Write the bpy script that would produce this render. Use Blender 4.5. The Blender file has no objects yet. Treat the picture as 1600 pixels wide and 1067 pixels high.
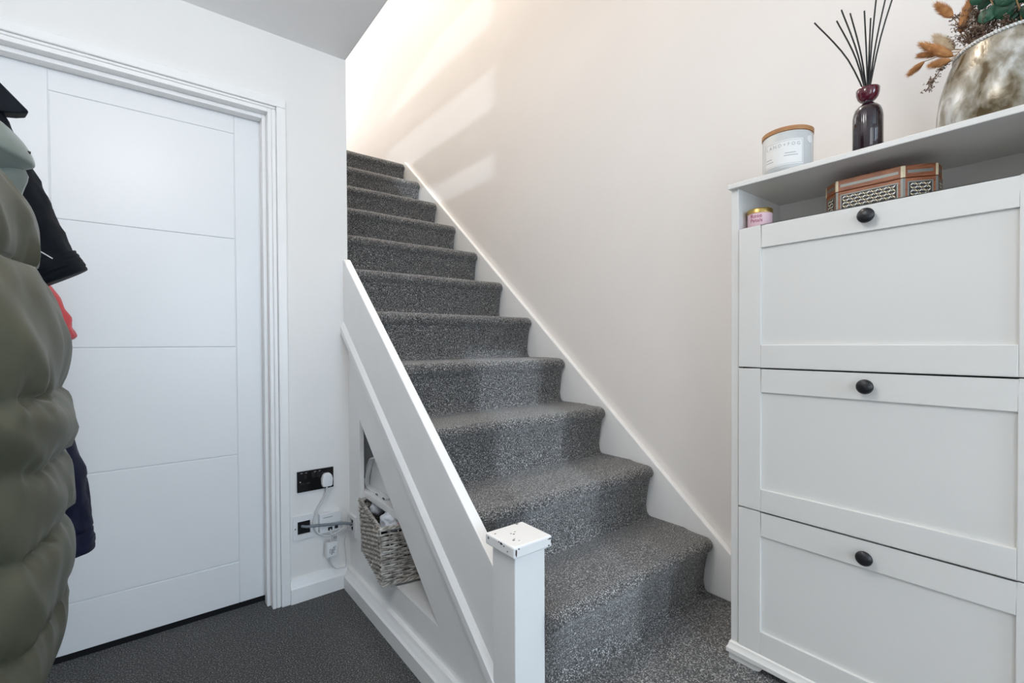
import bpy, bmesh, math, random
from mathutils import Vector, Matrix, noise

random.seed(7)
scene = bpy.context.scene
COL = scene.collection
PI = math.pi

# ------------------------------------------------------------------ camera
cd = bpy.data.cameras.new('camera')
cam = bpy.data.objects.new('camera', cd)
COL.objects.link(cam)
cd.sensor_fit = 'HORIZONTAL'
cd.sensor_width = 36.0
cd.lens = 730.73 / 1600 * 36.0
cd.shift_y = 11.92 / 1600
cd.clip_start = 0.02
_ya, _pi, _ro = math.radians(38.134), math.radians(0.739), math.radians(-0.262)
fwd = Vector((math.sin(_ya) * math.cos(_pi), math.cos(_ya) * math.cos(_pi), -math.sin(_pi)))
rgt = Vector((math.cos(_ya), -math.sin(_ya), 0))
upv = rgt.cross(fwd)
r2 = rgt * math.cos(_ro) + upv * math.sin(_ro)
u2 = -rgt * math.sin(_ro) + upv * math.cos(_ro)
CAMZ = 1.0804
cam.matrix_world = Matrix(((r2.x, u2.x, -fwd.x, 0), (r2.y, u2.y, -fwd.y, 0), (r2.z, u2.z, -fwd.z, CAMZ), (0, 0, 0, 1)))
scene.camera = cam

# ------------------------------------------------------------------ world, sun, daylight, exposure
world = bpy.data.worlds.new('world')
scene.world = world
world.use_nodes = True
bg = world.node_tree.nodes['Background']
bg.inputs['Color'].default_value = (0.72, 0.85, 1.0, 1)
bg.inputs['Strength'].default_value = 0.8

def lamp(name, kind, loc, energy, color, **kw):
    l = bpy.data.lights.new(name, kind)
    l.energy = energy
    l.color = color
    for k, v in kw.items():
        setattr(l, k, v)
    o = bpy.data.objects.new(name, l)
    o.location = loc
    COL.objects.link(o)
    return o

def aim(o, d):
    o.rotation_euler = Vector(d).to_track_quat('-Z', 'Y').to_euler()

sun = lamp('sun', 'SUN', (-1, -6, 4), 1.8, (0.76, 0.88, 1.0), angle=math.radians(0.7))
aim(sun, (0.34, 1.0, -0.24))
# daylight entering by the front windows below and upstairs; side and landing-end lights are added fill
dl = lamp('front_window_daylight', 'AREA', (0.62, -3.17, 1.42), 54, (0.64, 0.82, 1.0), shape='RECTANGLE', size=1.15, size_y=1.25)
aim(dl, (-0.06, 1, -0.01))
sl_ = lamp('side_fill_light', 'AREA', (-1.17, -1.95, 1.05), 22, (0.92, 0.96, 1.0), shape='RECTANGLE', size=1.30, size_y=1.70)  # added light from the left, lifts the left-facing surfaces
aim(sl_, (1, 0.25, 0))
wl = lamp('landing_window_daylight', 'AREA', (-0.50, -3.17, 3.90), 24, (1.0, 0.90, 0.84), shape='RECTANGLE', size=0.60, size_y=1.3)
aim(wl, (0.2, 1, 0))
ul = lamp('landing_end_fill_light', 'AREA', (1.10, 5.17, 3.85), 15, (0.97, 0.98, 1.0), shape='RECTANGLE', size=0.80, size_y=1.1)  # added light at the landing end, whitens the upper stair wall
aim(ul, (0, -1, -0.12))

vs = scene.view_settings
scene.display_settings.display_device = 'sRGB'
vs.view_transform = 'Standard'
vs.look = 'None'
vs.gamma = 1.0
vs.use_curve_mapping = False
vs.exposure = 0.0
scene.cycles.use_denoising = True
scene.cycles.max_bounces = 10
scene.cycles.diffuse_bounces = 6
scene.cycles.sample_clamp_indirect = 6.0

# ------------------------------------------------------------------ materials
def srgb(r, g, b):
    f = lambda c: (c / 255) / 12.92 if c / 255 <= 0.04045 else ((c / 255 + 0.055) / 1.055) ** 2.4
    return (f(r), f(g), f(b), 1)

def mat(name, col, rough=0.5, metal=0.0, noise_amt=0.0, nscale=20, bump=0.0, bscale=200, spec=None, coat=0.0, sheen=0.0, trans=0.0):
    m = bpy.data.materials.new(name)
    m.use_nodes = True
    nt = m.node_tree
    b = nt.nodes['Principled BSDF']
    b.inputs['Base Color'].default_value = col
    b.inputs['Roughness'].default_value = rough
    b.inputs['Metallic'].default_value = metal
    if spec is not None:
        b.inputs['Specular IOR Level'].default_value = spec
    b.inputs['Coat Weight'].default_value = coat
    b.inputs['Sheen Weight'].default_value = sheen
    b.inputs['Transmission Weight'].default_value = trans
    tc = nt.nodes.new('ShaderNodeTexCoord')
    if noise_amt > 0:
        n = nt.nodes.new('ShaderNodeTexNoise')
        n.inputs['Scale'].default_value = nscale
        n.inputs['Detail'].default_value = 4
        nt.links.new(tc.outputs['Object'], n.inputs['Vector'])
        r = nt.nodes.new('ShaderNodeValToRGB')
        c0 = tuple(max(0, c * (1 - noise_amt)) for c in col[:3]) + (1,)
        c1 = tuple(min(1, c * (1 + noise_amt)) for c in col[:3]) + (1,)
        r.color_ramp.elements[0].color = c0
        r.color_ramp.elements[0].position = 0.3
        r.color_ramp.elements[1].color = c1
        r.color_ramp.elements[1].position = 0.7
        nt.links.new(n.outputs['Fac'], r.inputs['Fac'])
        nt.links.new(r.outputs['Color'], b.inputs['Base Color'])
    if bump > 0:
        n2 = nt.nodes.new('ShaderNodeTexNoise')
        n2.inputs['Scale'].default_value = bscale
        n2.inputs['Detail'].default_value = 3
        nt.links.new(tc.outputs['Object'], n2.inputs['Vector'])
        bp = nt.nodes.new('ShaderNodeBump')
        bp.inputs['Strength'].default_value = bump
        bp.inputs['Distance'].default_value = 0.002
        nt.links.new(n2.outputs['Fac'], bp.inputs['Height'])
        nt.links.new(bp.outputs['Normal'], b.inputs['Normal'])
    return m

def ramp_mat(name, stops, scale, rough, detail=2, bump=0.0, metal=0.0, distort=0.0, kind='noise', stretch=(1, 1, 1), sheen=0.0):
    m = bpy.data.materials.new(name)
    m.use_nodes = True
    nt = m.node_tree
    b = nt.nodes['Principled BSDF']
    b.inputs['Roughness'].default_value = rough
    b.inputs['Metallic'].default_value = metal
    b.inputs['Sheen Weight'].default_value = sheen
    tc = nt.nodes.new('ShaderNodeTexCoord')
    mp = nt.nodes.new('ShaderNodeMapping')
    mp.inputs['Scale'].default_value = stretch
    nt.links.new(tc.outputs['Object'], mp.inputs['Vector'])
    n = nt.nodes.new('ShaderNodeTexNoise')
    n.inputs['Scale'].default_value = scale
    n.inputs['Detail'].default_value = detail
    n.inputs['Distortion'].default_value = distort
    nt.links.new(mp.outputs['Vector'], n.inputs['Vector'])
    r = nt.nodes.new('ShaderNodeValToRGB')
    e = r.color_ramp.elements
    while len(e) < len(stops):
        e.new(0.5)
    for k, (p, c) in enumerate(stops):
        e[k].position = p
        e[k].color = c
    nt.links.new(n.outputs['Fac'], r.inputs['Fac'])
    nt.links.new(r.outputs['Color'], b.inputs['Base Color'])
    if bump > 0:
        bp = nt.nodes.new('ShaderNodeBump')
        bp.inputs['Strength'].default_value = bump
        bp.inputs['Distance'].default_value = 0.004
        nt.links.new(n.outputs['Fac'], bp.inputs['Height'])
        nt.links.new(bp.outputs['Normal'], b.inputs['Normal'])
    return m

G = lambda v: (v, v, v, 1)
M = {}
M['wall'] = mat('wall_paint', (0.83, 0.82, 0.805, 1), 0.6, noise_amt=0.012, nscale=3, bump=0.05, bscale=120)
M['wall_warm'] = mat('stair_wall_paint', (0.83, 0.795, 0.768, 1), 0.7, noise_amt=0.015, nscale=2, bump=0.05, bscale=120)
M['ceiling'] = mat('ceiling_paint', (0.87, 0.87, 0.87, 1), 0.85, noise_amt=0.02, nscale=3)
M['gloss'] = mat('white_gloss_woodwork', (0.88, 0.88, 0.875, 1), 0.32, noise_amt=0.012, nscale=12, bump=0.04, bscale=60)
M['door'] = mat('white_door_paint', (0.83, 0.84, 0.85, 1), 0.36, noise_amt=0.008, nscale=4)
M['cabinet'] = mat('white_cabinet_foil', (0.71, 0.70, 0.675, 1), 0.42, noise_amt=0.006, nscale=5)
M['carpet'] = ramp_mat('speckled_grey_carpet', [(0.34, G(0.008)), (0.45, G(0.045)), (0.55, (0.115, 0.113, 0.110, 1)), (0.65, (0.46, 0.45, 0.44, 1))], 285, 0.95, detail=3, bump=0.9, sheen=0.25)
M['carpet_dark'] = ramp_mat('speckled_charcoal_carpet', [(0.36, G(0.006)), (0.47, G(0.028)), (0.57, (0.072, 0.071, 0.070, 1)), (0.67, (0.32, 0.31, 0.30, 1))], 230, 0.95, detail=3, bump=0.9, sheen=0.2)
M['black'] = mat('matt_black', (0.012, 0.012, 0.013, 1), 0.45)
M['void'] = mat('dark_void', (0.004, 0.004, 0.005, 1), 0.9)  # near-black colour painted in for unlit depth
M['chip'] = mat('bare_dark_wood_chip', (0.035, 0.024, 0.018, 1), 0.8, noise_amt=0.5, nscale=300)
M['knob'] = mat('black_metal_knob', (0.010, 0.010, 0.012, 1), 0.38)
M['white_plastic'] = mat('white_plastic', (0.80, 0.81, 0.82, 1), 0.3)
M['black_nickel'] = mat('black_nickel', (0.035, 0.035, 0.038, 1), 0.13, metal=0.85)
M['black_plastic'] = mat('black_plastic', (0.010, 0.010, 0.011, 1), 0.3)
M['chrome'] = mat('bright_screw', (0.6, 0.6, 0.6, 1), 0.25, metal=1.0)
M['grey_cable'] = mat('grey_cable_sheath', (0.20, 0.23, 0.26, 1), 0.5)
M['white_cable'] = mat('white_cable_sheath', (0.66, 0.67, 0.68, 1), 0.42)
M['ink'] = mat('grey_print', (0.09, 0.09, 0.095, 1), 0.6)
M['ink_light'] = mat('pale_grey_print', (0.36, 0.37, 0.37, 1), 0.6)
M['wicker'] = ramp_mat('washed_grey_wicker', [(0.25, (0.13, 0.115, 0.10, 1)), (0.5, (0.43, 0.40, 0.36, 1)), (0.75, (0.72, 0.70, 0.67, 1))], 45, 0.75, detail=4)
M['navy'] = mat('navy_nylon', (0.011, 0.013, 0.032, 1), 0.5, spec=0.12, noise_amt=0.2, nscale=30, bump=0.15, bscale=60)
M['blackcloth'] = mat('black_nylon', (0.005, 0.007, 0.010, 1), 0.6, spec=0.06, noise_amt=0.2, nscale=30, bump=0.2, bscale=70)
M['olive'] = mat('olive_satin_nylon', (0.066, 0.068, 0.043, 1), 0.46, noise_amt=0.10, nscale=9, bump=0.12, bscale=45)
M['sage'] = mat('sage_green_nylon', (0.125, 0.155, 0.140, 1), 0.5, noise_amt=0.10, nscale=12, bump=0.15, bscale=60, sheen=0.3)
M['red'] = mat('coral_red_nylon', (0.62, 0.060, 0.070, 1), 0.5, noise_amt=0.12, nscale=25, bump=0.15, bscale=70)
M['zip'] = mat('dark_zip', (0.03, 0.03, 0.035, 1), 0.35, metal=0.4)
M['silver'] = mat('silver_thread', (0.6, 0.6, 0.6, 1), 0.4)
M['lid_wood'] = ramp_mat('bamboo_lid', [(0.3, (0.33, 0.14, 0.045, 1)), (0.7, (0.50, 0.25, 0.10, 1))], 30, 0.5, detail=4, stretch=(1, 1, 8))
M['candle_glass'] = mat('grey_painted_glass', (0.55, 0.565, 0.56, 1), 0.22, coat=0.3)
M['label_paper'] = mat('cream_label', (0.78, 0.77, 0.75, 1), 0.6)
M['plum_glass'] = mat('dark_plum_glass', (0.016, 0.007, 0.012, 1), 0.10, coat=0.6)
M['plum_collar'] = mat('plum_glass_collar', (0.085, 0.006, 0.018, 1), 0.12, coat=0.5)
M['reed'] = mat('black_reed', (0.008, 0.008, 0.009, 1), 0.6)
M['mercury'] = ramp_mat('mottled_mercury_glass', [(0.36, (0.10, 0.070, 0.030, 1)), (0.44, (0.235, 0.205, 0.15, 1)), (0.53, (0.36, 0.345, 0.30, 1)), (0.64, (0.62, 0.62, 0.60, 1))], 30, 0.27, detail=12, bump=0.5, metal=0.2, distort=0.35, stretch=(1, 1, 0.6))
M['rope'] = mat('white_beaded_rim', (0.72, 0.72, 0.70, 1), 0.5, noise_amt=0.2, nscale=200)
M['tail'] = ramp_mat('dyed_bunny_tail', [(0.3, (0.40, 0.17, 0.055, 1)), (0.7, (0.68, 0.36, 0.15, 1))], 60, 0.9, detail=3)
M['tail_pale'] = ramp_mat('pale_bunny_tail', [(0.3, (0.62, 0.48, 0.32, 1)), (0.7, (0.80, 0.68, 0.50, 1))], 60, 0.9, detail=3)
M['straw'] = mat('straw_stem', (0.42, 0.27, 0.13, 1), 0.7)
M['heather'] = ramp_mat('dried_brown_heather', [(0.3, (0.09, 0.052, 0.035, 1)), (0.55, (0.22, 0.145, 0.10, 1)), (0.75, (0.42, 0.33, 0.27, 1))], 120, 0.85, detail=2)
M['leaf'] = ramp_mat('deep_green_leaf', [(0.3, (0.010, 0.050, 0.028, 1)), (0.7, (0.040, 0.135, 0.080, 1))], 30, 0.45, detail=3)
M['walnut'] = ramp_mat('red_brown_wood', [(0.3, (0.17, 0.045, 0.014, 1)), (0.7, (0.36, 0.115, 0.038, 1))], 40, 0.4, detail=5, stretch=(1, 1, 6))
M['bone'] = mat('cream_bone_inlay', (0.70, 0.60, 0.40, 1), 0.4, noise_amt=0.06, nscale=60)
M['pearl'] = mat('pale_shell_inlay', (0.74, 0.73, 0.68, 1), 0.3)
M['pewter'] = mat('grey_metal_inlay', (0.22, 0.22, 0.20, 1), 0.4, metal=0.4)
M['ebony'] = mat('black_inlay_ground', (0.016, 0.013, 0.011, 1), 0.5)
M['gold'] = mat('brushed_gold_lid', (0.55, 0.38, 0.12, 1), 0.3, metal=0.9)
M['pink'] = mat('pale_pink_label', (0.72, 0.50, 0.56, 1), 0.5)
M['magenta_ink'] = mat('magenta_print', (0.30, 0.012, 0.07, 1), 0.6)
M['white_cloth'] = mat('white_cotton', (0.74, 0.77, 0.83, 1), 0.9, noise_amt=0.06, nscale=25, bump=0.4, bscale=80)
M['pink_cloth'] = mat('pink_cotton', (0.75, 0.22, 0.36, 1), 0.9, noise_amt=0.1, nscale=40, bump=0.4, bscale=90)
M['lamp_shade'] = mat('cream_lamp_shade', (0.75, 0.70, 0.62, 1), 0.8)
M['timber'] = mat('white_landing_plank', (0.80, 0.79, 0.77, 1), 0.4)

# ------------------------------------------------------------------ helpers
def link(name, me, m=None, parent=None, smooth=False, auto=None):
    o = bpy.data.objects.new(name, me)
    COL.objects.link(o)
    if m is not None and len(me.materials) == 0:
        me.materials.append(m)
    if parent is not None:
        o.parent = parent
    if smooth:
        for p in me.polygons:
            p.use_smooth = True
    if auto is not None:
        me.polygons.foreach_set('use_smooth', [True] * len(me.polygons))
        me.set_sharp_from_angle(angle=math.radians(auto))
    return o

def pyd(name, verts, faces, m, parent=None, smooth=False, auto=None):
    me = bpy.data.meshes.new(name)
    me.from_pydata([tuple(v) for v in verts], [], faces)
    bm = bmesh.new()
    bm.from_mesh(me)
    bmesh.ops.recalc_face_normals(bm, faces=bm.faces)
    bm.to_mesh(me)
    bm.free()
    me.update()
    return link(name, me, m, parent, smooth, auto)

def frombm(name, bm, m, parent=None, smooth=False, auto=None):
    bmesh.ops.recalc_face_normals(bm, faces=bm.faces)
    me = bpy.data.meshes.new(name)
    bm.to_mesh(me)
    bm.free()
    return link(name, me, m, parent, smooth, auto)

def bm_box(bm, x0, x1, y0, y1, z0, z1, bev=0.0, seg=2):
    r = bmesh.ops.create_cube(bm, size=1.0)
    vs_ = r['verts']
    for v in vs_:
        v.co = Vector((x0 + (v.co.x + .5) * (x1 - x0), y0 + (v.co.y + .5) * (y1 - y0), z0 + (v.co.z + .5) * (z1 - z0)))
    if bev > 0:
        es = list({e for v in vs_ for e in v.link_edges})
        bmesh.ops.bevel(bm, geom=es, offset=bev, segments=seg, affect='EDGES', profile=0.5)

def box(name, x0, x1, y0, y1, z0, z1, m, parent=None, bev=0.0, seg=2):
    bm = bmesh.new()
    bm_box(bm, x0, x1, y0, y1, z0, z1, bev, seg)
    return frombm(name, bm, m, parent)

def boxes(name, lst, m, parent=None, bev=0.0):
    bm = bmesh.new()
    for b in lst:
        bm_box(bm, *b, bev=bev)
    return frombm(name, bm, m, parent)

def prism(name, poly, axis, a, b, m, parent=None, bev=0.0, seg=2):
    """poly in the two other axes, extruded along axis from a to b"""
    def P(p, t):
        if axis == 'x': return (t, p[0], p[1])
        if axis == 'y': return (p[0], t, p[1])
        return (p[0], p[1], t)
    bm = bmesh.new()
    A = [bm.verts.new(P(p, a)) for p in poly]
    B = [bm.verts.new(P(p, b)) for p in poly]
    n = len(poly)
    bm.faces.new(A)
    bm.faces.new(B[::-1])
    for i in range(n):
        bm.faces.new((A[i], B[i], B[(i + 1) % n], A[(i + 1) % n]))
    bmesh.ops.recalc_face_normals(bm, faces=bm.faces)
    if bev > 0:
        bmesh.ops.bevel(bm, geom=list(bm.edges), offset=bev, segments=seg, affect='EDGES', profile=0.5)
    return frombm(name, bm, m, parent)

def lathe(name, prof, m, parent=None, seg=48, loc=(0, 0, 0), closed=True, auto=50, flute=None):
    vs_, fs = [], []
    n = len(prof)
    for k in range(seg):
        a = 2 * PI * k / seg
        for (r, z) in prof:
            rr = r
            if flute and flute[2] < z < flute[3]:
                rr = r * (1 + flute[1] * math.cos(flute[0] * a))
            vs_.append((loc[0] + rr * math.cos(a), loc[1] + rr * math.sin(a), loc[2] + z))
    for k in range(seg):
        k2 = (k + 1) % seg
        for i in range(n - 1):
            fs.append((k * n + i, k2 * n + i, k2 * n + i + 1, k * n + i + 1))
    if closed:
        fs.append(tuple(k * n for k in range(seg))[::-1])
        fs.append(tuple(k * n + n - 1 for k in range(seg)))
    return pyd(name, vs_, fs, m, parent, auto=auto)

def bm_tube(bm, pts, rad, seg=8, caps=True):
    pts = [Vector(p) for p in pts]
    rad = rad if isinstance(rad, (list, tuple)) else [rad] * len(pts)
    prev = None
    rings = []
    for i, p in enumerate(pts):
        t = (pts[min(i + 1, len(pts) - 1)] - pts[max(i - 1, 0)]).normalized()
        if prev is None:
            a = Vector((0, 0, 1)) if abs(t.z) < 0.9 else Vector((1, 0, 0))
            nrm = t.cross(a).normalized()
        else:
            nrm = (prev - t * prev.dot(t)).normalized()
        prev = nrm
        bn = t.cross(nrm)
        rings.append([bm.verts.new(p + (nrm * math.cos(2 * PI * k / seg) + bn * math.sin(2 * PI * k / seg)) * rad[i]) for k in range(seg)])
    for i in range(len(rings) - 1):
        for k in range(seg):
            bm.faces.new((rings[i][k], rings[i][(k + 1) % seg], rings[i + 1][(k + 1) % seg], rings[i + 1][k]))
    if caps:
        bm.faces.new(rings[0][::-1])
        bm.faces.new(rings[-1])

def tube(name, pts, rad, m, parent=None, seg=8):
    bm = bmesh.new()
    bm_tube(bm, pts, rad, seg)
    return frombm(name, bm, m, parent, auto=60)

def smooth_path(pts, n=6):
    """Catmull-Rom through the points"""
    P = [Vector(p) for p in pts]
    out = []
    for i in range(len(P) - 1):
        p0, p1, p2, p3 = P[max(i - 1, 0)], P[i], P[i + 1], P[min(i + 2, len(P) - 1)]
        for k in range(n):
            t = k / n
            out.append(0.5 * ((2 * p1) + (p2 - p0) * t + (2 * p0 - 5 * p1 + 4 * p2 - p3) * t * t + (3 * p1 - p0 - 3 * p2 + p3) * t ** 3))
    out.append(P[-1])
    return out

def thing(name, label, cat, loc=(0, 0, 0), group=None):
    o = bpy.data.objects.new(name, None)
    o.empty_display_size = 0.05
    COL.objects.link(o)
    o.location = loc
    o['label'] = label
    o['category'] = cat
    if group:
        o['group'] = group
    return o

def tag(o, label, cat, group=None):
    o['label'] = label
    o['category'] = cat
    if group:
        o['group'] = group
    return o

def struct(o, label=None):
    o['kind'] = 'structure'
    if label:
        o['label'] = label
    return o

def sub(o, t):
    """parent o to Empty t, keeping its world-space mesh coordinates"""
    o.parent = t
    o.matrix_parent_inverse = Matrix.Translation(-Vector(t.location))
    return o

def text_mesh(s, size, extrude=0.0004):
    c = bpy.data.curves.new('lettering', 'FONT')
    c.body = s
    c.size = size
    c.extrude = extrude
    c.align_x = 'CENTER'
    c.align_y = 'CENTER'
    c.resolution_u = 3
    o = bpy.data.objects.new('lettering_tmp', c)
    COL.objects.link(o)
    dg = bpy.context.evaluated_depsgraph_get()
    dg.update()
    me = bpy.data.meshes.new_from_object(o.evaluated_get(dg))
    bpy.data.objects.remove(o)
    bpy.data.curves.remove(c)
    return me

# ================================================================== SETTING
XW = 0.7157          # understairs wall / edge of stairwell
YD = 2.0976          # wall with the door
XR = 1.567           # wall along the stairs
XL = -0.50           # wall with the coats
XB2 = -1.20          # left side of the wider front part and of upstairs
YF = -3.20           # front wall (behind the camera)
YE = 5.20            # end wall at the head of the stairs
ZC = 2.337           # hall ceiling
ZU = 2.62            # upper floor level
ZT = 4.95            # upper ceiling
RISE, GO = 0.2017, 0.2407
PLAT = RISE          # raised floor at the foot of the stairs

struct(box('floor', XB2, XW + 0.02, YF, 2.19, -0.12, 0.0, M['carpet_dark']))
struct(boxes('floor_raised', [(0.700, XR, YF, 0.862, -0.12, PLAT), (0.779, XR, 0.862, 1.00, -0.12, PLAT)], M['carpet']))
struct(box('ceiling', XB2, XW, YF, YE, ZC, ZU, M['ceiling'], bev=0.004))
struct(box('ceiling_front', XW + .001, XR, YF, -0.75, ZC, ZU, M['ceiling']))
struct(box('ceiling_upper', XB2 - .1, XR + .1, YF - .1, YE + .1, ZT, ZT + .1, M['ceiling']))
struct(box('wall_right', XR, XR + 0.1, YF, YE, -0.12, ZT, M['wall_warm']))
struct(boxes('wall_left', [(XL - .1, XL, -0.95, 2.40, -.12, ZC)], M['wall']))
struct(boxes('wall_left_front', [(XB2 - .1, XB2, YF, -2.60, -.12, ZT), (XB2 - .1, XB2, -1.30, YE, -.12, ZT),
    (XB2 - .1, XB2, -2.60, -1.30, -.12, .20), (XB2 - .1, XB2, -2.60, -1.30, 2.0, ZT)], M['wall']))
struct(box('wall_return', XB2, XL - .1, -0.95, -0.85, -.12, ZC, M['wall']))
struct(boxes('wall_end', [(XB2, 0.68, YE, YE + 0.1, -0.12, ZT), (1.52, XR, YE, YE + .1, -.12, ZT), (0.68, 1.52, YE, YE + .1, -.12, 3.28), (0.68, 1.52, YE, YE + .1, 4.42, ZT)], M['wall_warm']))
# front wall: glazed slot and window below, window above
struct(boxes('wall_front', [
    (XB2, -0.80, YF - .12, YF, -0.12, ZT), (-0.80, -0.60, YF - .12, YF, 1.02, 2.28), (-0.232, 0.04, YF - .12, YF, -0.12, ZT), (1.20, XR, YF - .12, YF, -0.12, ZT),
    (0.04, 1.20, YF - .12, YF, -0.12, 0.79), (0.04, 1.20, YF - .12, YF, 2.05, ZT),
    (-0.80, -0.232, YF - .12, YF, -0.12, 1.02), (-0.80, -0.232, YF - .12, YF, 2.28, 3.22), (-0.80, -0.232, YF - .12, YF, 4.60, ZT)], M['wall']))
win = struct(boxes('window_1', [(0.04, 0.08, YF - .08, YF - .03, .79, 2.05), (1.16, 1.20, YF - .08, YF - .03, .79, 2.05), (0.08, 1.16, YF - .08, YF - .03, .79, .83), (0.08, 1.16, YF - .08, YF - .03, 2.01, 2.05)], M['gloss']))
pn_ = box('pane', 0.08, 1.16, YF - .058, YF - .052, .83, 2.01, M['white_plastic'])
pn_.parent = win
struct(boxes('added_end_window', [(0.68, 0.73, YE + .02, YE + .08, 3.28, 4.42), (1.47, 1.52, YE + .02, YE + .08, 3.28, 4.42), (0.73, 1.47, YE + .02, YE + .08, 3.28, 3.33), (0.73, 1.47, YE + .02, YE + .08, 4.37, 4.42), (1.08, 1.12, YE + .02, YE + .08, 3.33, 4.37)], M['gloss']))  # made-up window framing the added landing-end light
# door wall: opening for the door
DO0, DO1, DOT = -0.432, 0.412, 2.030
struct(boxes('wall_back', [
    (XL, DO0, YD, YD + .12, 0, ZC), (DO1, XW, YD, YD + .12, 0, ZC), (DO0, DO1, YD, YD + .12, DOT, ZC)], M['wall']))
struct(box('wall_dark_backing', XL, 0.69, 2.32, 2.36, -0.12, ZC, M['void']))  # near-black sheet painting the darkness behind the door
struct(box('wall_stairwell', 0.690, XW, YD + .12, YE, 0, ZU, M['wall_warm']))

# door lining, stop, architrave
struct(boxes('door_frame_1', [
    (0.398, DO1 - .0003, 2.090, 2.2176, 0, DOT - .0003), (DO0 + .0003, -0.418, 2.090, 2.2176, 0, DOT - .0003), (-0.4178, 0.3978, 2.090, 2.2176, 2.014, DOT - .0003),
    (0.384, 0.3978, 2.128, 2.172, 0, 2.0138), (-0.4178, -0.404, 2.128, 2.172, 0, 2.0138), (-0.4038, 0.3838, 2.128, 2.172, 1.998, 2.0138)], M['gloss'], bev=0.0015))
def arch(name, lst):
    return struct(boxes(name, lst, M['gloss'], bev=0.004))
# moulded architrave in two steps: thick outer band, thinner inner band
arch('trim_1', [(0.4285, 0.464, 2.079, YD, 0, 2.040), (0.412, 0.428, 2.086, YD, 0, 2.0295),
                (-0.484, 0.464, 2.079, YD, 2.0405, 2.076), (-0.448, 0.428, 2.086, YD, 2.030, 2.040),
                (-0.484, -0.4485, 2.079, YD, 0, 2.040), (-0.448, -0.432, 2.086, YD, 0, 2.0295)])

# the door leaf: a core with proud frame pieces and four flush boards, grooves between them
door = bpy.data.objects.new('door_1', None)
COL.objects.link(door)
door.location = (0.024, 2.19, 0)
struct(door)
LX0, LX1, LZ0, LZ1, LY = -0.402, 0.3885, 0.028, 2.004, 2.176
GX0, GX1, GT, GB = -0.2428, 0.2909, 1.926, 0.198
sub(box('leaf_core', LX0 + .002, LX1 - .002, LY + .004, LY + .044, LZ0, LZ1, M['door']), door)
def dpiece(name, x0, x1, z0, z1):
    sub(box(name, x0, x1, LY, LY + .006, z0, z1, M['door'], bev=0.0026, seg=2), door)
g = 0.0012
dpiece('stile', LX0, GX0 - g, LZ0, LZ1)
dpiece('stile', GX1 + g, LX1, LZ0, LZ1)
dpiece('rail', GX0 - g, GX1 + g, GT + g, LZ1)
dpiece('rail', GX0 - g, GX1 + g, LZ0, GB - g)
zz = [GT, 1.504, 1.070, 0.633, GB]
for i in range(4):
    dpiece('panel', GX0 + g, GX1 - g, zz[i + 1] + g, zz[i] - g)

# skirting
def skirt_poly(t, h):   # profile (distance from wall, height)
    return [(0, 0), (t, 0), (t, h * .62), (t * .82, h * .70), (t * .55, h * .88), (t * .42, h), (0, h)]
struct(prism('baseboard_back', [(YD - d, z) for d, z in skirt_poly(0.021, 0.098)], 'x', 0.464, XW - .018, M['gloss']))
struct(prism('baseboard_understairs', [(XW - d, z) for d, z in skirt_poly(0.036, 0.085)], 'y', 0.957, YD - .001, M['gloss']))
struct(prism('baseboard_right', [(XR - d, z + PLAT) for d, z in skirt_poly(0.018, 0.10)], 'y', YF, 0.58, M['gloss']))

# understairs wall with its triangular niche
NY, NZ = 1.966, 0.190           # far jamb, sill height
def slz(y): return 0.758 + 0.8395 * (y - NY)      # sloping edge of the niche
ys = NY + (NZ - 0.758) / 0.8395                   # where it meets the sill
def jz(y): return 0.833 + 0.8195 * (y - 1.677)    # line where string meets moulding
T0, T1 = XW, XW + 0.018
bm = bmesh.new()
def quad_prism(bm, poly, x0, x1):
    A = [bm.verts.new((x0, p[0], p[1])) for p in poly]
    B = [bm.verts.new((x1, p[0], p[1])) for p in poly]
    n = len(poly)
    bm.faces.new(A); bm.faces.new(B[::-1])
    for i in range(n):
        bm.faces.new((A[i], B[i], B[(i + 1) % n], A[(i + 1) % n]))
quad_prism(bm, [(NY, 0), (YD, 0), (YD, jz(YD) - .031), (NY, jz(NY) - .031)], T0, T1)
quad_prism(bm, [(0.93, 0), (NY, 0), (NY, NZ), (0.93, NZ)], T0, T1)
quad_prism(bm, [(0.93, NZ), (ys, NZ), (NY, slz(NY)), (NY, jz(NY) - .031), (0.93, jz(0.93) - .031)], T0, T1)
wu = struct(frombm('wall_understairs', bm, M['gloss']))
# inside of the niche
NF = 2.088
struct(box('wall_niche_far', T1, 1.52, NF, YD - .001, 0, 0.95, M['gloss']))
struct(prism('wall_niche_rear', [(1.02, 0), (NF - .0005, 0), (NF - .0005, 0.90), (1.26, 0.24), (1.02, 0.19)], 'x', 1.18, 1.20, M['wall']))
struct(box('floor_niche', T1 + .0002, 1.1798, 1.0, NF - .0005, NZ - .03, NZ, M['gloss']))
ns = tag(box('niche_shelf', T1 + .0005, 1.17, 1.44, NF - .0005, 0.421, 0.449, M['gloss'], bev=0.002), 'white painted shelf across the niche under the stairs', 'shelf')
# trim its front corner along the slope: cut the shelf by the slope line
me = ns.data
for v in me.vertices:
    if v.co.y < 1.6:
        v.co.y = NY + (v.co.z - 0.758) / 0.8395 + 0.03

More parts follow.
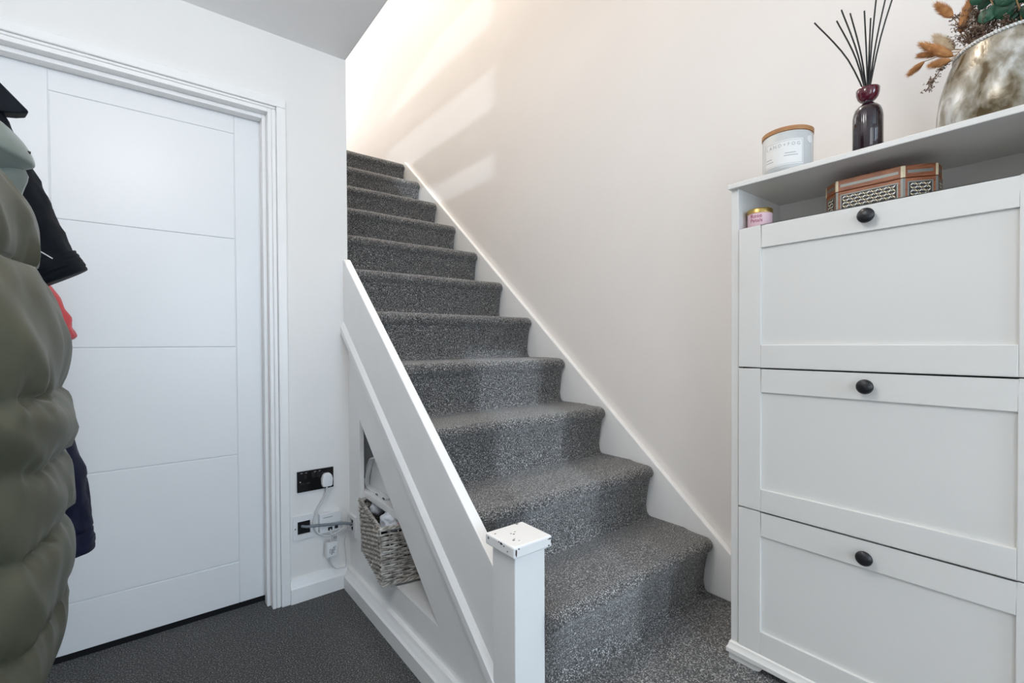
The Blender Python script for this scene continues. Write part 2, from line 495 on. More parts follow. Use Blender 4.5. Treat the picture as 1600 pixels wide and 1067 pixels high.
# ================================================================== STAIRCASE
st = thing('staircase', 'straight flight of stairs in speckled grey carpet with white strings and newel', 'stairs', (1.12, 0.9, PLAT))
SX0, SX1 = 0.728, 1.5425
Y0 = 0.832            # nose of the first step
def step_profile(k):
    zt = PLAT + RISE * (k + 1)
    yn = Y0 + GO * k
    r = 0.026
    pts = [(yn + GO + 0.055, zt)]
    pts += [(yn + GO * .5, zt + .001), (yn + 0.07, zt + .001)]
    for a in range(0, 11):                       # rounded nose
        t = PI / 2 + a / 10 * PI * 0.86
        pts.append((yn + r + math.cos(t) * r, zt - r + math.sin(t) * r))
    yb = yn + 0.036
    zb = zt - RISE
    pts += [(yn + 0.018, zt - 0.060), (yn + 0.024, zt - 0.085), (yn + 0.030, zt - 0.12), (yb - .001, zt - 0.16), (yb - .006, zb + 0.016), (yb - .016, zb + 0.004), (yb - .024, zb - 0.002)]
    pts += [(yb + 0.02, zb - 0.03), (yn + GO + 0.055, zt - 0.10)]
    return pts
NX = 22
for k in range(11):
    pr = step_profile(k)
    n = len(pr)
    yn = Y0 + GO * k
    zt = PLAT + RISE * (k + 1)
    verts, faces = [], []
    SXA = 0.7795 if k == 0 else SX0
    xsn = [SXA + (SX1 - .02 - SXA) * i / (NX - 3) for i in range(NX - 2)] + [SX1 - .007, SX1]
    for i, x in enumerate(xsn):
        for j, (y, z) in enumerate(pr):
            q = Vector((x * 5, y * 5 + k * 3.1, z * 5))
            dn = noise.noise(q) * 0.004
            yy, z2 = y, z
            if 0 < j < n - 3:
                front = 1.0 if y < yn + 0.06 else 0.3
                yy = y + dn * front
                z2 = z + noise.noise(q + Vector((7, 3, 1))) * 0.0018
                if i >= NX - 2:                       # soft rounded end at the wall string
                    e = 0.004 if i == NX - 2 else 0.013
                    cy, cz = yn + 0.06, zt - 0.06
                    if y < yn + 0.05:
                        yy += e
                    if z > zt - 0.03 and y < yn + .12:
                        z2 -= e * .9
            verts.append((x, yy, z2))
    for i in range(NX - 1):
        for j in range(n):
            j2 = (j + 1) % n
            faces.append((i * n + j, i * n + j2, (i + 1) * n + j2, (i + 1) * n + j))
    faces.append(tuple(range(n)))
    faces.append(tuple((NX - 1) * n + j for j in range(n))[::-1])
    sub(pyd('carpeted_step', verts, faces, M['carpet'], auto=50), st)
# landing carpet behind the last nose
zl = PLAT + RISE * 11
sub(box('landing_carpet', XW, SX1, Y0 + GO * 10 + 0.16, YE - .002, zl - .09, zl - .001, M['carpet']), st)

# wall string with a rounded top bead
def wsz(y): return 0.3675 + 0.8354 * (y - 0.7816)
yb0 = 0.7816 + (PLAT + .10 - 0.3675) / 0.8354
sub(prism('wall_string', [(yb0, PLAT), (1.2, PLAT), (3.26, 1.95), (3.26, wsz(3.26)), (yb0, PLAT + .10)], 'x', 1.5435, XR, M['gloss'], bev=0.005, seg=3), st)
# outer string, its planted moulding below, newel
def osz(y): return 0.5827 + 0.8409 * (y - 1.0584)
SO = 0.696
sub(prism('outer_string', [(0.93, jz(0.93) - .03), (YD - .0005, jz(YD) - .03), (YD - .0005, osz(YD)), (0.93, osz(0.93))], 'x', SO, 0.7285, M['gloss'], bev=0.003, seg=2), st)
# moulding: bevelled batten in the (across, along-slope) section
sl = math.atan(0.8195)
vv, ff = [], []
sec = [(SO + .001, 0.004), (0.684, -0.012), (0.681, -0.017), (0.681, -0.046), (0.684, -0.049), (XW, -0.049), (XW, 0.004)]
for y in (0.945, YD - .0005):
    for (x, dz) in sec:
        vv.append((x, y, jz(y) + dz))
ns_ = len(sec)
for i in range(ns_):
    ff.append((i, (i + 1) % ns_, ns_ + (i + 1) % ns_, ns_ + i))
ff += [tuple(range(ns_)), tuple(range(ns_, 2 * ns_))]
sub(pyd('string_moulding', vv, ff, M['gloss'], auto=30), st)
# newel
NX0, NX1, NY0, NY1 = 0.6835, 0.7785, 0.8625, 0.9545
nw = sub(box('newel_post', NX0, NX1, NY0, NY1, 0, 0.580, M['gloss'], bev=0.003), st)
cap = box('newel_cap', NX0 - .013, NX1 + .013, NY0 - .013, NY1 + .013, 0.574, 0.603, M['gloss'], bev=0.005, seg=3)
cap.parent = nw
# chipped paint: thin flakes of bare wood showing on the cap
rnd = random.Random(3)
def chip(cx, cy, cz, ax, rx, ry):
    vs_ = []
    n = 9
    for i in range(n):
        a = 2 * PI * i / n
        rr = rnd.uniform(.6, 1.15)
        p = [cx, cy, cz]
        o1, o2 = [(1, 2), (0, 2), (0, 1)][ax]
        p[o1] += math.cos(a) * rx * rr * 1.35
        p[o2] += math.sin(a) * ry * rr * 1.35
        vs_.append(p)
    top = [list(v) for v in vs_]
    for v in top:
        v[ax] += 0.0006 if ax == 2 else -0.0006
    F = [tuple(range(n)), tuple(range(n, 2 * n))] + [(i, (i + 1) % n, n + (i + 1) % n, n + i) for i in range(n)]
    c = pyd('paint_chip', vs_ + top, F, M['chip'])
    c.parent = nw
cx0, cx1, cy0, cy1 = NX0 - .013, NX1 + .013, NY0 - .013, NY1 + .013
for (fx, fy, a, b) in [(.22, .30, .0030, .0022), (.27, .34, .0016, .0012), (.38, .60, .0018, .0014), (.41, .54, .0022, .0014), (.50, .62, .0022, .0010), (.12, .80, .0020, .0012), (.80, .93, .0034, .0018), (.30, .22, .0016, .001)]:
    chip(cx0 + fx * (cx1 - cx0), cy0 + fy * (cy1 - cy0), 0.6028, 2, a, b)
for (fy, z, a, b) in [(.42, .597, .0045, .0022), (.33, .594, .0018, .0014), (.88, .594, .0020, .0028), (.22, .586, .0013, .0013), (.50, .598, .0022, .0014)]:
    chip(cx0 + .0002, cy0 + fy * (cy1 - cy0), z, 0, a, b)
for (fx, z, a, b) in [(.05, .590, .0018, .0080), (.12, .597, .0022, .0014), (.93, .596, .0060, .0014), (.97, .588, .0012, .0040), (.90, .580, .0025, .0014)]:
    chip(cx0 + fx * (cx1 - cx0), cy0 + .0002, z, 1, a, b)

# upstairs: plank balustrade along the landing edge, pendant lamp over the stairs
bal = thing('landing_balustrade', 'white horizontal plank balustrade along the upstairs landing edge', 'balustrade', (0.70, 1.0, ZU))
for (z0, z1) in ((2.765, 3.005), (3.245, 3.485), (3.73, 3.80)):
    sub(box('plank', 0.705, 0.725, -0.36, 3.2, z0, z1, M['timber'], bev=0.002), bal)
for y in (1.42, 3.16):
    sub(box('post', 0.665, 0.705, y, y + .07, ZU, 3.80, M['timber'], bev=0.002), bal)
struct(box('wall_landing', 0.712, 0.726, YF, -0.36, ZU, ZT, M['wall']))
pl = thing('ceiling_lamp', 'flush round ceiling lamp above the stairs', 'lamp', (0.95, 2.50, ZT))
sub(lathe('base_plate', [(0.001, ZT), (0.15, ZT), (0.15, ZT - .02), (0.001, ZT - .02)], M['white_plastic'], loc=(0.95, 2.5, 0), closed=False), pl)
sub(lathe('lamp_ring', [(0.14, ZT - .02), (0.14, ZT - .06), (0.15, ZT - .06), (0.15, ZT - .02)], M['white_plastic'], loc=(0.95, 2.5, 0), closed=False), pl)
lp = lamp('ceiling_lamp_light', 'POINT', (0.95, 2.50, ZT - .12), 128, (1.0, 0.90, 0.78), shadow_soft_size=0.07)
sub(lp, pl)

HLX, HLY = -0.05, 0.70  # added lamp with a dressed fitting, general fill for the hall
hp = thing('hall_fill_lamp', 'added round fill lamp on the hall ceiling', 'lamp', (HLX, HLY, ZC))
sub(lathe('base_plate', [(0.001, ZC), (0.16, ZC), (0.16, ZC - .02), (0.001, ZC - .02)], M['white_plastic'], loc=(HLX, HLY, 0), closed=False), hp)
sub(lathe('lamp_ring', [(0.15, ZC - .02), (0.15, ZC - .04), (0.16, ZC - .04), (0.16, ZC - .02)], M['white_plastic'], loc=(HLX, HLY, 0), closed=False), hp)
hl_ = lamp('hall_fill_lamp_light', 'POINT', (HLX, HLY, ZC - .22), 18, (0.97, 0.96, 0.95), shadow_soft_size=0.15)
sub(hl_, hp)

# ================================================================== SHOE CABINET
XC = 1.2764
cb = thing('shoe_cabinet', 'tall white shoe cabinet with three panelled flap doors and black knobs', 'cabinet', (1.42, 0.334, PLAT))
CY0, CY1 = 0.022, 0.6445
ZTOP = 1.5118
for (a, b) in ((CY1 - .0195, CY1), (CY0, CY0 + .0195)):
    sub(box('side_panel', XC + .003, XR - .022, a, b, 0.222, ZTOP - .013, M['cabinet'], bev=0.001), cb)
sub(box('top_board', 1.2645, XR - .0015, CY0 - .004, CY1 + .004, ZTOP - .0135, ZTOP, M['cabinet'], bev=0.0018), cb)
sub(box('back_panel', XR - .028, XR - .022, CY0 + .0195, CY1 - .0195, 0.24, ZTOP - .0135, M['cabinet']), cb)
sub(box('shelf_board', XC + .022, XR - .028, CY0 + .0195, CY1 - .0195, 1.366, 1.382, M['cabinet'], bev=0.001), cb)
sub(box('bottom_board', XC + .022, XR - .028, CY0 + .0195, CY1 - .0195, 0.236, 0.250, M['cabinet']), cb)
sub(box('inner_shadow_board', XC + .03, XC + .034, CY0 + .0195, CY1 - .0195, 0.25, 1.366, M['black']), cb)  # black sheet painting in the shade behind the flap gaps
PY0, PY1 = 0.102, 0.5647
DY0, DY1 = 0.0435, 0.6232
for (z0, z1, p0, p1, kz) in ((1.0135, 1.3866, 1.073, 1.328, 1.3599), (0.633, 1.0090, 0.6908, 0.9474, 0.9794), (0.2497, 0.629, 0.3111, 0.5657, 0.5947)):
    bm = bmesh.new()
    for bb in ((XC, XC + .016, DY0, PY0, z0, z1), (XC, XC + .016, PY1, DY1, z0, z1), (XC, XC + .016, PY0, PY1, p1, z1), (XC, XC + .016, PY0, PY1, z0, p0)):
        bm_box(bm, *bb)
    # merge the frame into one ring and soften its edges
    bmesh.ops.remove_doubles(bm, verts=bm.verts, dist=1e-5)
    fr = frombm('flap_door', bm, M['cabinet'])
    bv = fr.modifiers.new('soft', 'BEVEL')
    bv.width = 0.0014
    bv.segments = 2
    bv.limit_method = 'ANGLE'
    sub(fr, cb)
    pn = box('door_panel', XC + .0065, XC + .0150, PY0 - .004, PY1 + .004, p0 - .004, p1 + .004, M['cabinet'])
    pn.parent = fr
    kb = lathe('knob', [(0.0001, 0.0), (0.006, 0.0), (0.006, .008), (0.0135, .0125), (0.0165, .016), (0.0165, .0185), (0.0135, .0225), (0.007, .0248), (0.0001, .0255)], M['knob'], seg=32, closed=False)
    kb.rotation_euler = (0, -PI / 2, 0)
    kb.location = (XC, 0.3335, kz)
    kb.parent = fr
# plinth moulding: cove + fillet all round the visible sides
def mould(x0, y0, y1):
    sec_ = [(0.000, 0.2500), (-0.004, 0.2470), (-0.006, 0.2400), (-0.0125, 0.2330), (-0.0125, 0.2220), (0.010, 0.2220), (0.010, 0.2500)]
    V, F = [], []
    for y, e in ((y0, -1), (y1, 1)):
        for (dx, z) in sec_:
            V.append((x0 + dx, y + e * max(0, -dx) * .5, z))
    n = len(sec_)
    for i in range(n):
        F.append((i, (i + 1) % n, n + (i + 1) % n, n + i))
    F += [tuple(range(n)), tuple(range(n, 2 * n))]
    return pyd('plinth_moulding', V, F, M['cabinet'], auto=35)
sub(mould(XC, CY0, CY1), cb)
for (y0, y1) in ((CY1 - .086, CY1 + .002), (CY0 - .002, CY0 + .086)):
    e = 1 if y0 > .3 else -1
    inn, out = (y0, y1) if e > 0 else (y1, y0)
    poly = [(out, 0.2225), (out, PLAT), (inn + e * .018, PLAT), (inn + e * .006, PLAT + .004), (inn, PLAT + .012), (inn, 0.2225)]
    sub(prism('foot', poly, 'x', XC - .004, XC + .014, M['cabinet']), cb)
    sub(box('foot', XR - .06, XR - .03, min(y0, y1), max(y0, y1), PLAT, .2225, M['cabinet']), cb)

# ------------------------------------------------------------------ things on the cabinet
def cyl_wrap(me, R, cx, cy, ang0, z0, lift):
    """wrap a flat text mesh (x right, y up) round a cylinder; ang0 = outward azimuth of its centre (radians from +x)"""
    for v in me.vertices:
        # seen from outside, text runs left to right = increasing azimuth (anticlockwise seen from above)
        a = ang0 + v.co.x / R
        rr = R + lift + max(0, v.co.z)
        v.co = Vector((cx + rr * math.cos(a), cy + rr * math.sin(a), z0 + v.co.y))

def wrap_patch(name, R, cx, cy, a0, a1, z0, z1, lift, m, parent, n=24, border=None):
    V, F = [], []
    for i in range(n + 1):
        a = a0 + (a1 - a0) * i / n
        for rr in (R + .0002, R + lift):
            for z in (z0, z1):
                V.append((cx + rr * math.cos(a), cy + rr * math.sin(a), z))
    for i in range(n):
        b = i * 4
        c = b + 4
        F += [(b + 2, c + 2, c + 3, b + 3), (b, b + 2, c + 2, c)[::-1], (b + 1, b + 3, c + 3, c + 1), (b, c, c + 1, b + 1)]
    F += [(0, 1, 3, 2), (n * 4, n * 4 + 2, n * 4 + 3, n * 4 + 1)]
    return sub(pyd(name, V, F, m, auto=40), parent)

# candle
CX, CYY, CR = 1.3225, 0.519, 0.0575
cn = thing('candle_jar', 'pale grey glass candle jar with wooden lid and white label', 'candle', (CX, CYY, ZTOP))
sub(lathe('jar', [(CR - .004, 0.0), (CR - .001, .002), (CR, .008), (CR, .095), (CR - .002, .097), (CR - .004, .095), (CR - .004, .02)], M['candle_glass'], seg=64, loc=(CX, CYY, ZTOP), closed=True), cn)
sub(lathe('lid', [(CR - .003, .0965), (CR + .0012, .0975), (CR + .0016, .1070), (CR - .001, .1085)], M['lid_wood'], seg=64, loc=(CX, CYY, ZTOP)), cn)
toc = math.atan2(-CYY, -CX)                       # azimuth towards the viewer's side of the hall
LA = toc - 0.20
lb = wrap_patch('label', CR, CX, CYY, LA - 0.82, LA + 0.82, ZTOP + .012, ZTOP + .075, .0006, M['label_paper'], cn)
for (a0, a1, z0, z1) in ((-.78, .78, .0715, .0721), (-.78, .78, .0150, .0156), (.772, .784, .015, .072), (-.784, -.772, .015, .072)):
    wrap_patch('label_border', CR + .0006, CX, CYY, LA + a0, LA + a1, ZTOP + z0, ZTOP + z1, .0003, M['ink_light'], cn)
def wrapped_text(s, size, R, cx, cy, ang, z, m, parent, spacing=None):
    if spacing:
        s = s
    me = text_mesh(s, size, .0002)
    cyl_wrap(me, R, cx, cy, ang, z, .0002)
    me.materials.clear()
    return sub(link('lettering', me, m), parent)
wrapped_text('L A N D + F O G', .0112, CR + .0006, CX, CYY, LA, ZTOP + .062, M['ink_light'], cn)
# fine print too small to read: pale lines
for (a0, a1, z) in ((-.72, -.42, .033), (-.72, -.36, .026), (.10, .52, .040), (.06, .60, .034)):
    wrap_patch('fine_print', CR + .0006, CX, CYY, LA + a0, LA + a1, ZTOP + z, ZTOP + z + .0016, .0003, M['ink_light'], cn, n=8)
# round seal
sv, sf = [], []
SA = toc + 0.98
for i in range(20):
    a = 2 * PI * i / 20
    sv.append((math.cos(a) * .0095, math.sin(a) * .0095, 0))
sv2 = [(x, y, .0008) for x, y, z in sv]
me = bpy.data.meshes.new('round_seal')
me.from_pydata(sv + sv2, [], [tuple(range(20))[::-1], tuple(range(20, 40))] + [(i, (i + 1) % 20, 20 + (i + 1) % 20, 20 + i) for i in range(20)])
cyl_wrap(me, CR, CX, CYY, SA, ZTOP + .074, .0002)
sub(link('round_seal', me, M['label_paper']), cn)

# reed diffuser
RX, RY, RR = 1.336, 0.3505, 0.0288
rd = thing('reed_diffuser', 'dark plum fluted glass reed diffuser holding black reeds', 'diffuser', (RX, RY, ZTOP))
sub(lathe('bottle', [(RR - .003, 0), (RR, .003), (RR, .090), (RR * .97, .101), (RR * .86, .111), (RR * .66, .118), (RR * .44, .122), (RR * .38, .125), (RR * .38, .134)], M['plum_glass'], seg=96, loc=(RX, RY, ZTOP), flute=(32, 0.012, .002, .10)), rd)
sub(lathe('collar', [(0.0105, .1285), (.0150, .131), (.0195, .137), (.0222, .146), (.0232, .156), (.0220, .158), (.0205, .155), (.012, .138)], M['plum_collar'], seg=48, loc=(RX, RY, ZTOP), closed=False), rd)
# reed tips as offsets along the wall (y), out from it (x) and up
tips = [(-.010, .108, .365), (.012, .067, .357), (-.012, .050, .364), (.015, .040, .362), (-.006, .006, .340), (.018, .000, .330), (-.012, -.022, .395), (.008, -.040, .400), (-.004, -.068, .410)]
for i, (tx, ty, tz) in enumerate(tips):
    bx_, by_ = -tx * .5 - .002 * ((i % 3) - 1), -ty * .09
    p0 = Vector((RX + bx_ * .5, RY + by_, ZTOP + .10))
    p2 = Vector((RX + tx, RY + ty, ZTOP + tz))
    mid = (p0 + p2) / 2 + Vector((0, -ty * .10, .010))
    sub(tube('reed', smooth_path([p0, mid, p2], 5), 0.00165, M['reed'], seg=8), rd)

# vase
VX, VY = 1.402, 0.118
vz = thing('mercury_vase', 'mottled silver and gold mercury glass vase with beaded white rim', 'vase', (VX, VY, ZTOP))
vp = [(0.098, 0.0), (0.112, .003), (0.1205, .015), (0.1225, .034), (0.1212, .060), (0.1175, .090), (0.1110, .120), (0.1020, .148), (0.0955, .163), (0.0930, .168), (0.0900, .168), (0.095, .155), (0.108, .115), (0.114, .05), (0.10, .012)]
sub(lathe('body', vp, M['mercury'], seg=72, loc=(VX, VY, ZTOP), closed=True), vz)
bm = bmesh.new()
nb = 110
for i in range(nb):
    a = 2 * PI * i / nb
    rr = 0.0935
    c = Vector((VX + rr * math.cos(a), VY + rr * math.sin(a), ZTOP + .170))
    t = Vector((-math.sin(a), math.cos(a), 0))
    up = Vector((math.cos(a) * .3, math.sin(a) * .3, .9))
    bm_tube(bm, [c - t * .0030 - up * .0018, c, c + t * .0030 + up * .0018], [.0018, .0046, .0018], seg=6)
sub(frombm('beaded_rim', bm, M['rope'], auto=60), vz)

# camera-facing coordinates of the dried flowers are plain offsets from the vase: (out from wall, along wall, up)
def fl(dx, dy, dz):
    return Vector((VX + dx, VY + dy, ZTOP + dz))
def fuzzy_head(name, base, tip, rad, m, parent, seed, hairs=700, hl=0.011):
    rr = random.Random(seed)
    ax = (tip - base)
    L = ax.length
    t = ax.normalized()
    a = Vector((0, 0, 1)) if abs(t.z) < .8 else Vector((1, 0, 0))
    n1 = t.cross(a).normalized()
    n2 = t.cross(n1)
    bm = bmesh.new()
    prof = [(0.0, .15), (.08, .55), (.22, .88), (.42, 1.0), (.62, .90), (.80, .66), (.93, .36), (1.0, .05)]
    bm_tube(bm, [base + ax * s for s, _ in prof], [rad * .86 * q for _, q in prof], seg=12)
    for i in range(hairs):
        s = rr.uniform(.03, 1.0)
        q = 0
        for k in range(len(prof) - 1):
            if prof[k][0] <= s <= prof[k + 1][0]:
                f = (s - prof[k][0]) / (prof[k + 1][0] - prof[k][0])
                q = prof[k][1] * (1 - f) + prof[k + 1][1] * f
        an = rr.uniform(0, 2 * PI)
        d = n1 * math.cos(an) + n2 * math.sin(an)
        p = base + ax * s + d * rad * q * .8
        e = p + (d * .45 + t * .9).normalized() * hl * rr.uniform(.6, 1.2)
        w = t.cross(d) * .00045
        v = [bm.verts.new(p - w), bm.verts.new(p + w), bm.verts.new(e)]
        v2 = bm.verts.new(p + d * .0004 + t * .0004)
        bm.faces.new(v)
        bm.faces.new((v[0], v2, v[2]))
        bm.faces.new((v2, v[1], v[2]))
    return sub(frombm(name, bm, m, auto=60), parent)

tails = [  # base, tip, radius, label, pale
    ((-.032, .092, .262), (-.032, .118, .304), .0090, 'amber bunny tail tilted outwards at the very top of the bunch', 0),
    ((-.032, .080, .222), (-.036, .064, .286), .0100, 'long upright amber bunny tail beside the brown heather', 0),
    ((-.052, .088, .170), (-.056, .140, .220), .0105, 'large amber bunny tail leaning out level over the vase rim', 0),
    ((-.002, .094, .206), (-.002, .126, .250), .0115, 'pale faded bunny tail behind the large amber one', 1),
    ((-.032, .112, .196), (-.032, .146, .207), .0062, 'short amber bunny tail half hidden under the large one', 0),
    ((-.062, .090, .160), (-.064, .121, .162), .0075, 'amber bunny tail drooping against the vase rim', 0),
    ((-.032, .138, .190), (-.032, .163, .175), .0058, 'small amber bunny tail hanging farthest out on a thin stem', 0)]
for i, (b, t, r, lab, pale) in enumerate(tails):
    B, T = fl(*b), fl(*t)
    tg = thing('bunny_tail_grass', lab, 'dried flower', B, 'bunny tails in the vase')
    fuzzy_head('seed_head', B, T, r, M['tail_pale' if pale else 'tail'], tg, i + 11)
    root = fl(-.02 + .006 * i, .02 + .004 * i, .03)
    rim = fl(b[0] * .75, min(.070, b[1] * .60), .174)
    sub(tube('stem', smooth_path([root, rim, B, B + (T - B) * .25], 5), .0009, M['straw'], seg=6), tg)

def heather(i, tipo, n, spread, lab, root=None):
    rr = random.Random(100 + i)
    root = root or fl(rr.uniform(-.02, .02), rr.uniform(-.02, .03), .05)
    tip = fl(*tipo)
    hg = thing('heather_sprig', lab, 'dried flower', root, 'dried brown heather in the vase')
    rim = root.lerp(tip, .52) + Vector((0, 0, .016))
    path = smooth_path([root, rim, tip], 6)
    sub(tube('stem', path, .0011, M['heather'], seg=5), hg)
    bm = bmesh.new()
    for k in range(n):
        f = rr.uniform(.50, 1.0)
        p = path[min(int(f * (len(path) - 1)), len(path) - 1)]
        d = Vector((rr.gauss(0, 1), rr.gauss(0, 1), rr.gauss(.35, .9))).normalized()
        q = p + d * spread * rr.uniform(.3, 1)
        m_ = p.lerp(q, .5) + Vector((rr.gauss(0, 1), rr.gauss(0, 1), rr.gauss(0, 1))) * spread * .10
        bm_tube(bm, [p, m_, q], [.0006, .0005, .0004], seg=3)
        for c in range(6):
            g_ = p.lerp(q, rr.uniform(.35, 1.05)) + Vector((rr.gauss(0, 1), rr.gauss(0, 1), rr.gauss(0, 1))) * .0022
            h = g_ + Vector((rr.gauss(0, 1), rr.gauss(0, 1), rr.gauss(.3, 1))).normalized() * .0042
            bm_tube(bm, [g_, g_.lerp(h, .5), h], [.0004, .0011, .0003], seg=4)
    o = sub(frombm('florets', bm, M['heather']), hg)
    o['kind'] = 'stuff'
hl = 'sprig of dried brown heather in the dense bunch filling the vase'
for i, tp in enumerate([(-.040, .080, .235), (-.045, .055, .250), (-.020, .035, .275), (-.055, .015, .240), (-.03, -.010, .270), (-.055, -.035, .240), (-.02, -.050, .270), (-.05, -.080, .230), (.02, .060, .250), (.03, .00, .280), (-.060, .050, .212), (-.065, .010, .210), (-.02, .080, .222), (-.045, .062, .270)]):
    heather(i, tp, 60, .030, hl)
heather(30, (-.042, .088, .262), 16, .018, 'thin heather sprig reaching up between the bunny tails')
heather(31, (-.032, .136, .122), 22, .014, 'small heather sprig drooping down outside the vase', root=fl(-.03, .076, .176))

leafm = None
def euc(i, rootp, path_off, nleaf, lab):
    rr = random.Random(200 + i)
    eg = thing('eucalyptus_sprig', lab, 'foliage', fl(*rootp), 'green foliage in the vase')
    pts = smooth_path([fl(*rootp)] + [fl(*p) for p in path_off], 6)
    sub(tube('stem', pts, .0013, M['straw'], seg=6), eg)
    for k in range(nleaf):
        f = .42 + .58 * k / (nleaf - 1)
        p = pts[int(f * (len(pts) - 1))]
        nrm = Vector((-1 + rr.uniform(-.3, .3), rr.uniform(-.5, .6), rr.uniform(-.7, .3))).normalized()
        d = Vector((rr.uniform(-.2, .2), (1 if k % 2 else -1) * rr.uniform(.5, 1), rr.uniform(-.7, .7)))
        d = (d - nrm * d.dot(nrm)).normalized()
        w = nrm.cross(d)
        L, W = rr.uniform(.027, .036), rr.uniform(.012, .016)
        top, bot = [], []
        V, F = [], []
        out = [(0, 0), (.12, .45), (.35, .92), (.6, 1), (.82, .72), (.95, .35), (1, 0), (.95, -.35), (.82, -.72), (.6, -1), (.35, -.92), (.12, -.45)]
        for s in (0.00035, -0.00035):
            V.append(p + d * L * .5 - nrm * .002 + nrm * s)
            for (a, b) in out:
                V.append(p + d * L * a + w * W * b + nrm * (s + .003 * b * b))
        n = len(out)
        for j in range(n):
            F.append((0, 1 + j, 1 + (j + 1) % n))
            F.append((n + 1, n + 2 + (j + 1) % n, n + 2 + j))
            F.append((1 + j, n + 2 + j, n + 2 + (j + 1) % n, 1 + (j + 1) % n))
        sub(pyd('leaf', V, F, M['leaf'], smooth=True), eg)
euc(0, (-.01, .0, .06), [(-.05, .01, .19), (-.065, .030, .245), (-.070, .040, .300)], 11, 'leafy green sprig standing above the heather beside the bunny tails')
euc(1, (-.01, -.01, .06), [(-.05, -.01, .19), (-.075, -.005, .225), (-.080, .004, .290)], 12, 'leafy green sprig rising from the middle of the vase')
euc(2, (-.01, -.02, .06), [(-.05, -.04, .18), (-.078, -.045, .215), (-.082, -.06, .270)], 11, 'leafy green sprig leaning away to the wall end of the vase')

# ------------------------------------------------------------------ things on the open shelf
ZS = 1.382
# tin candle
TX, TY, TR = 1.3285, 0.5905, 0.0310
tn = thing('candle_tin', 'small round pink tin with a gold lid on the cabinet shelf', 'tin', (TX, TY, ZS))
sub(lathe('tin_body', [(TR - .002, 0), (TR - .0005, .002), (TR - .0005, .046), (TR - .002, .047)], M['pink'], seg=48, loc=(TX, TY, ZS)), tn)
sub(lathe('lid', [(TR - .001, .0455), (TR + .0009, .0465), (TR + .0011, .0560), (TR - .0004, .0585), (TR - .004, .0595)], M['gold'], seg=48, loc=(TX, TY, ZS)), tn)
ta = math.atan2(-TY, -TX)
wrapped_text('Rose', .0150, TR - .0005, TX, TY, ta - .32, ZS + .0375, M['magenta_ink'], tn)
wrapped_text('Petals', .0135, TR - .0005, TX, TY, ta - .30, ZS + .0255, M['magenta_ink'], tn)
# paper lying on the shelf
tag(box('white_folder', 1.31, 1.52, 0.05, 0.185, ZS, ZS + .006, M['label_paper'], bev=.001), 'thin white folder lying flat on the open cabinet shelf', 'folder')

# inlaid wooden box
bxr = thing('inlaid_box', 'elongated octagonal wooden box with shell and bone mosaic inlay', 'box', (1.40, 0.345, ZS))
XF, XB = 1.332, 1.452
BY0, BY1 = 0.232, 0.446
CHx, CHy = 0.038, 0.034
oct_ = [(XF, BY0 + CHy + .018), (XF + CHx, BY0), (XB - CHx, BY0), (XB, BY0 + CHy + .018), (XB, BY1 - CHy), (XB - CHx, BY1), (XF + CHx, BY1), (XF, BY1 - CHy)]
ZL, ZBT = ZS + .062, ZS + .090
bb_ = sub(prism('box_body', oct_, 'z', ZS, ZL - .0006, M['walnut'], bev=.0008), bxr)
ll_ = sub(prism('lid', oct_, 'z', ZL + .0006, ZBT, M['walnut'], bev=.0012), bxr)
def face_frame(i):
    a = Vector((oct_[i][0], oct_[i][1], 0))
    b = Vector((oct_[(i + 1) % 8][0], oct_[(i + 1) % 8][1], 0))
    t = (b - a).normalized()
    nrm = Vector((t.y, -t.x, 0))
    c = (a + b) / 2 - Vector((1.392, .339, 0))
    if nrm.dot(c) < 0:
        nrm = -nrm
    return a, b, t, nrm
def plate(bm, a, t, nrm, s0, s1, z0, z1, d0, d1):
    P = [a + t * s + Vector((0, 0, z)) for s, z in ((s0, z0), (s1, z0), (s1, z1), (s0, z1))]
    A = [bm.verts.new(p + nrm * d0) for p in P]
    B = [bm.verts.new(p + nrm * d1) for p in P]
    bm.faces.new(B)
    for i in range(4):
        bm.faces.new((A[i], A[(i + 1) % 4], B[(i + 1) % 4], B[i]))
def lozenge(bm, c, t, up, nrm, L, W, ang, d):
    u_ = t * math.cos(ang) + up * math.sin(ang)
    w_ = -t * math.sin(ang) + up * math.cos(ang)
    P = [c - u_ * L, c - w_ * W, c + u_ * L, c + w_ * W]
    A = [bm.verts.new(p) for p in P]
    B = [bm.verts.new(p + nrm * d) for p in P]
    bm.faces.new(B)
    for i in range(4):
        bm.faces.new((A[i], A[(i + 1) % 4], B[(i + 1) % 4], B[i]))
UP = Vector((0, 0, 1))
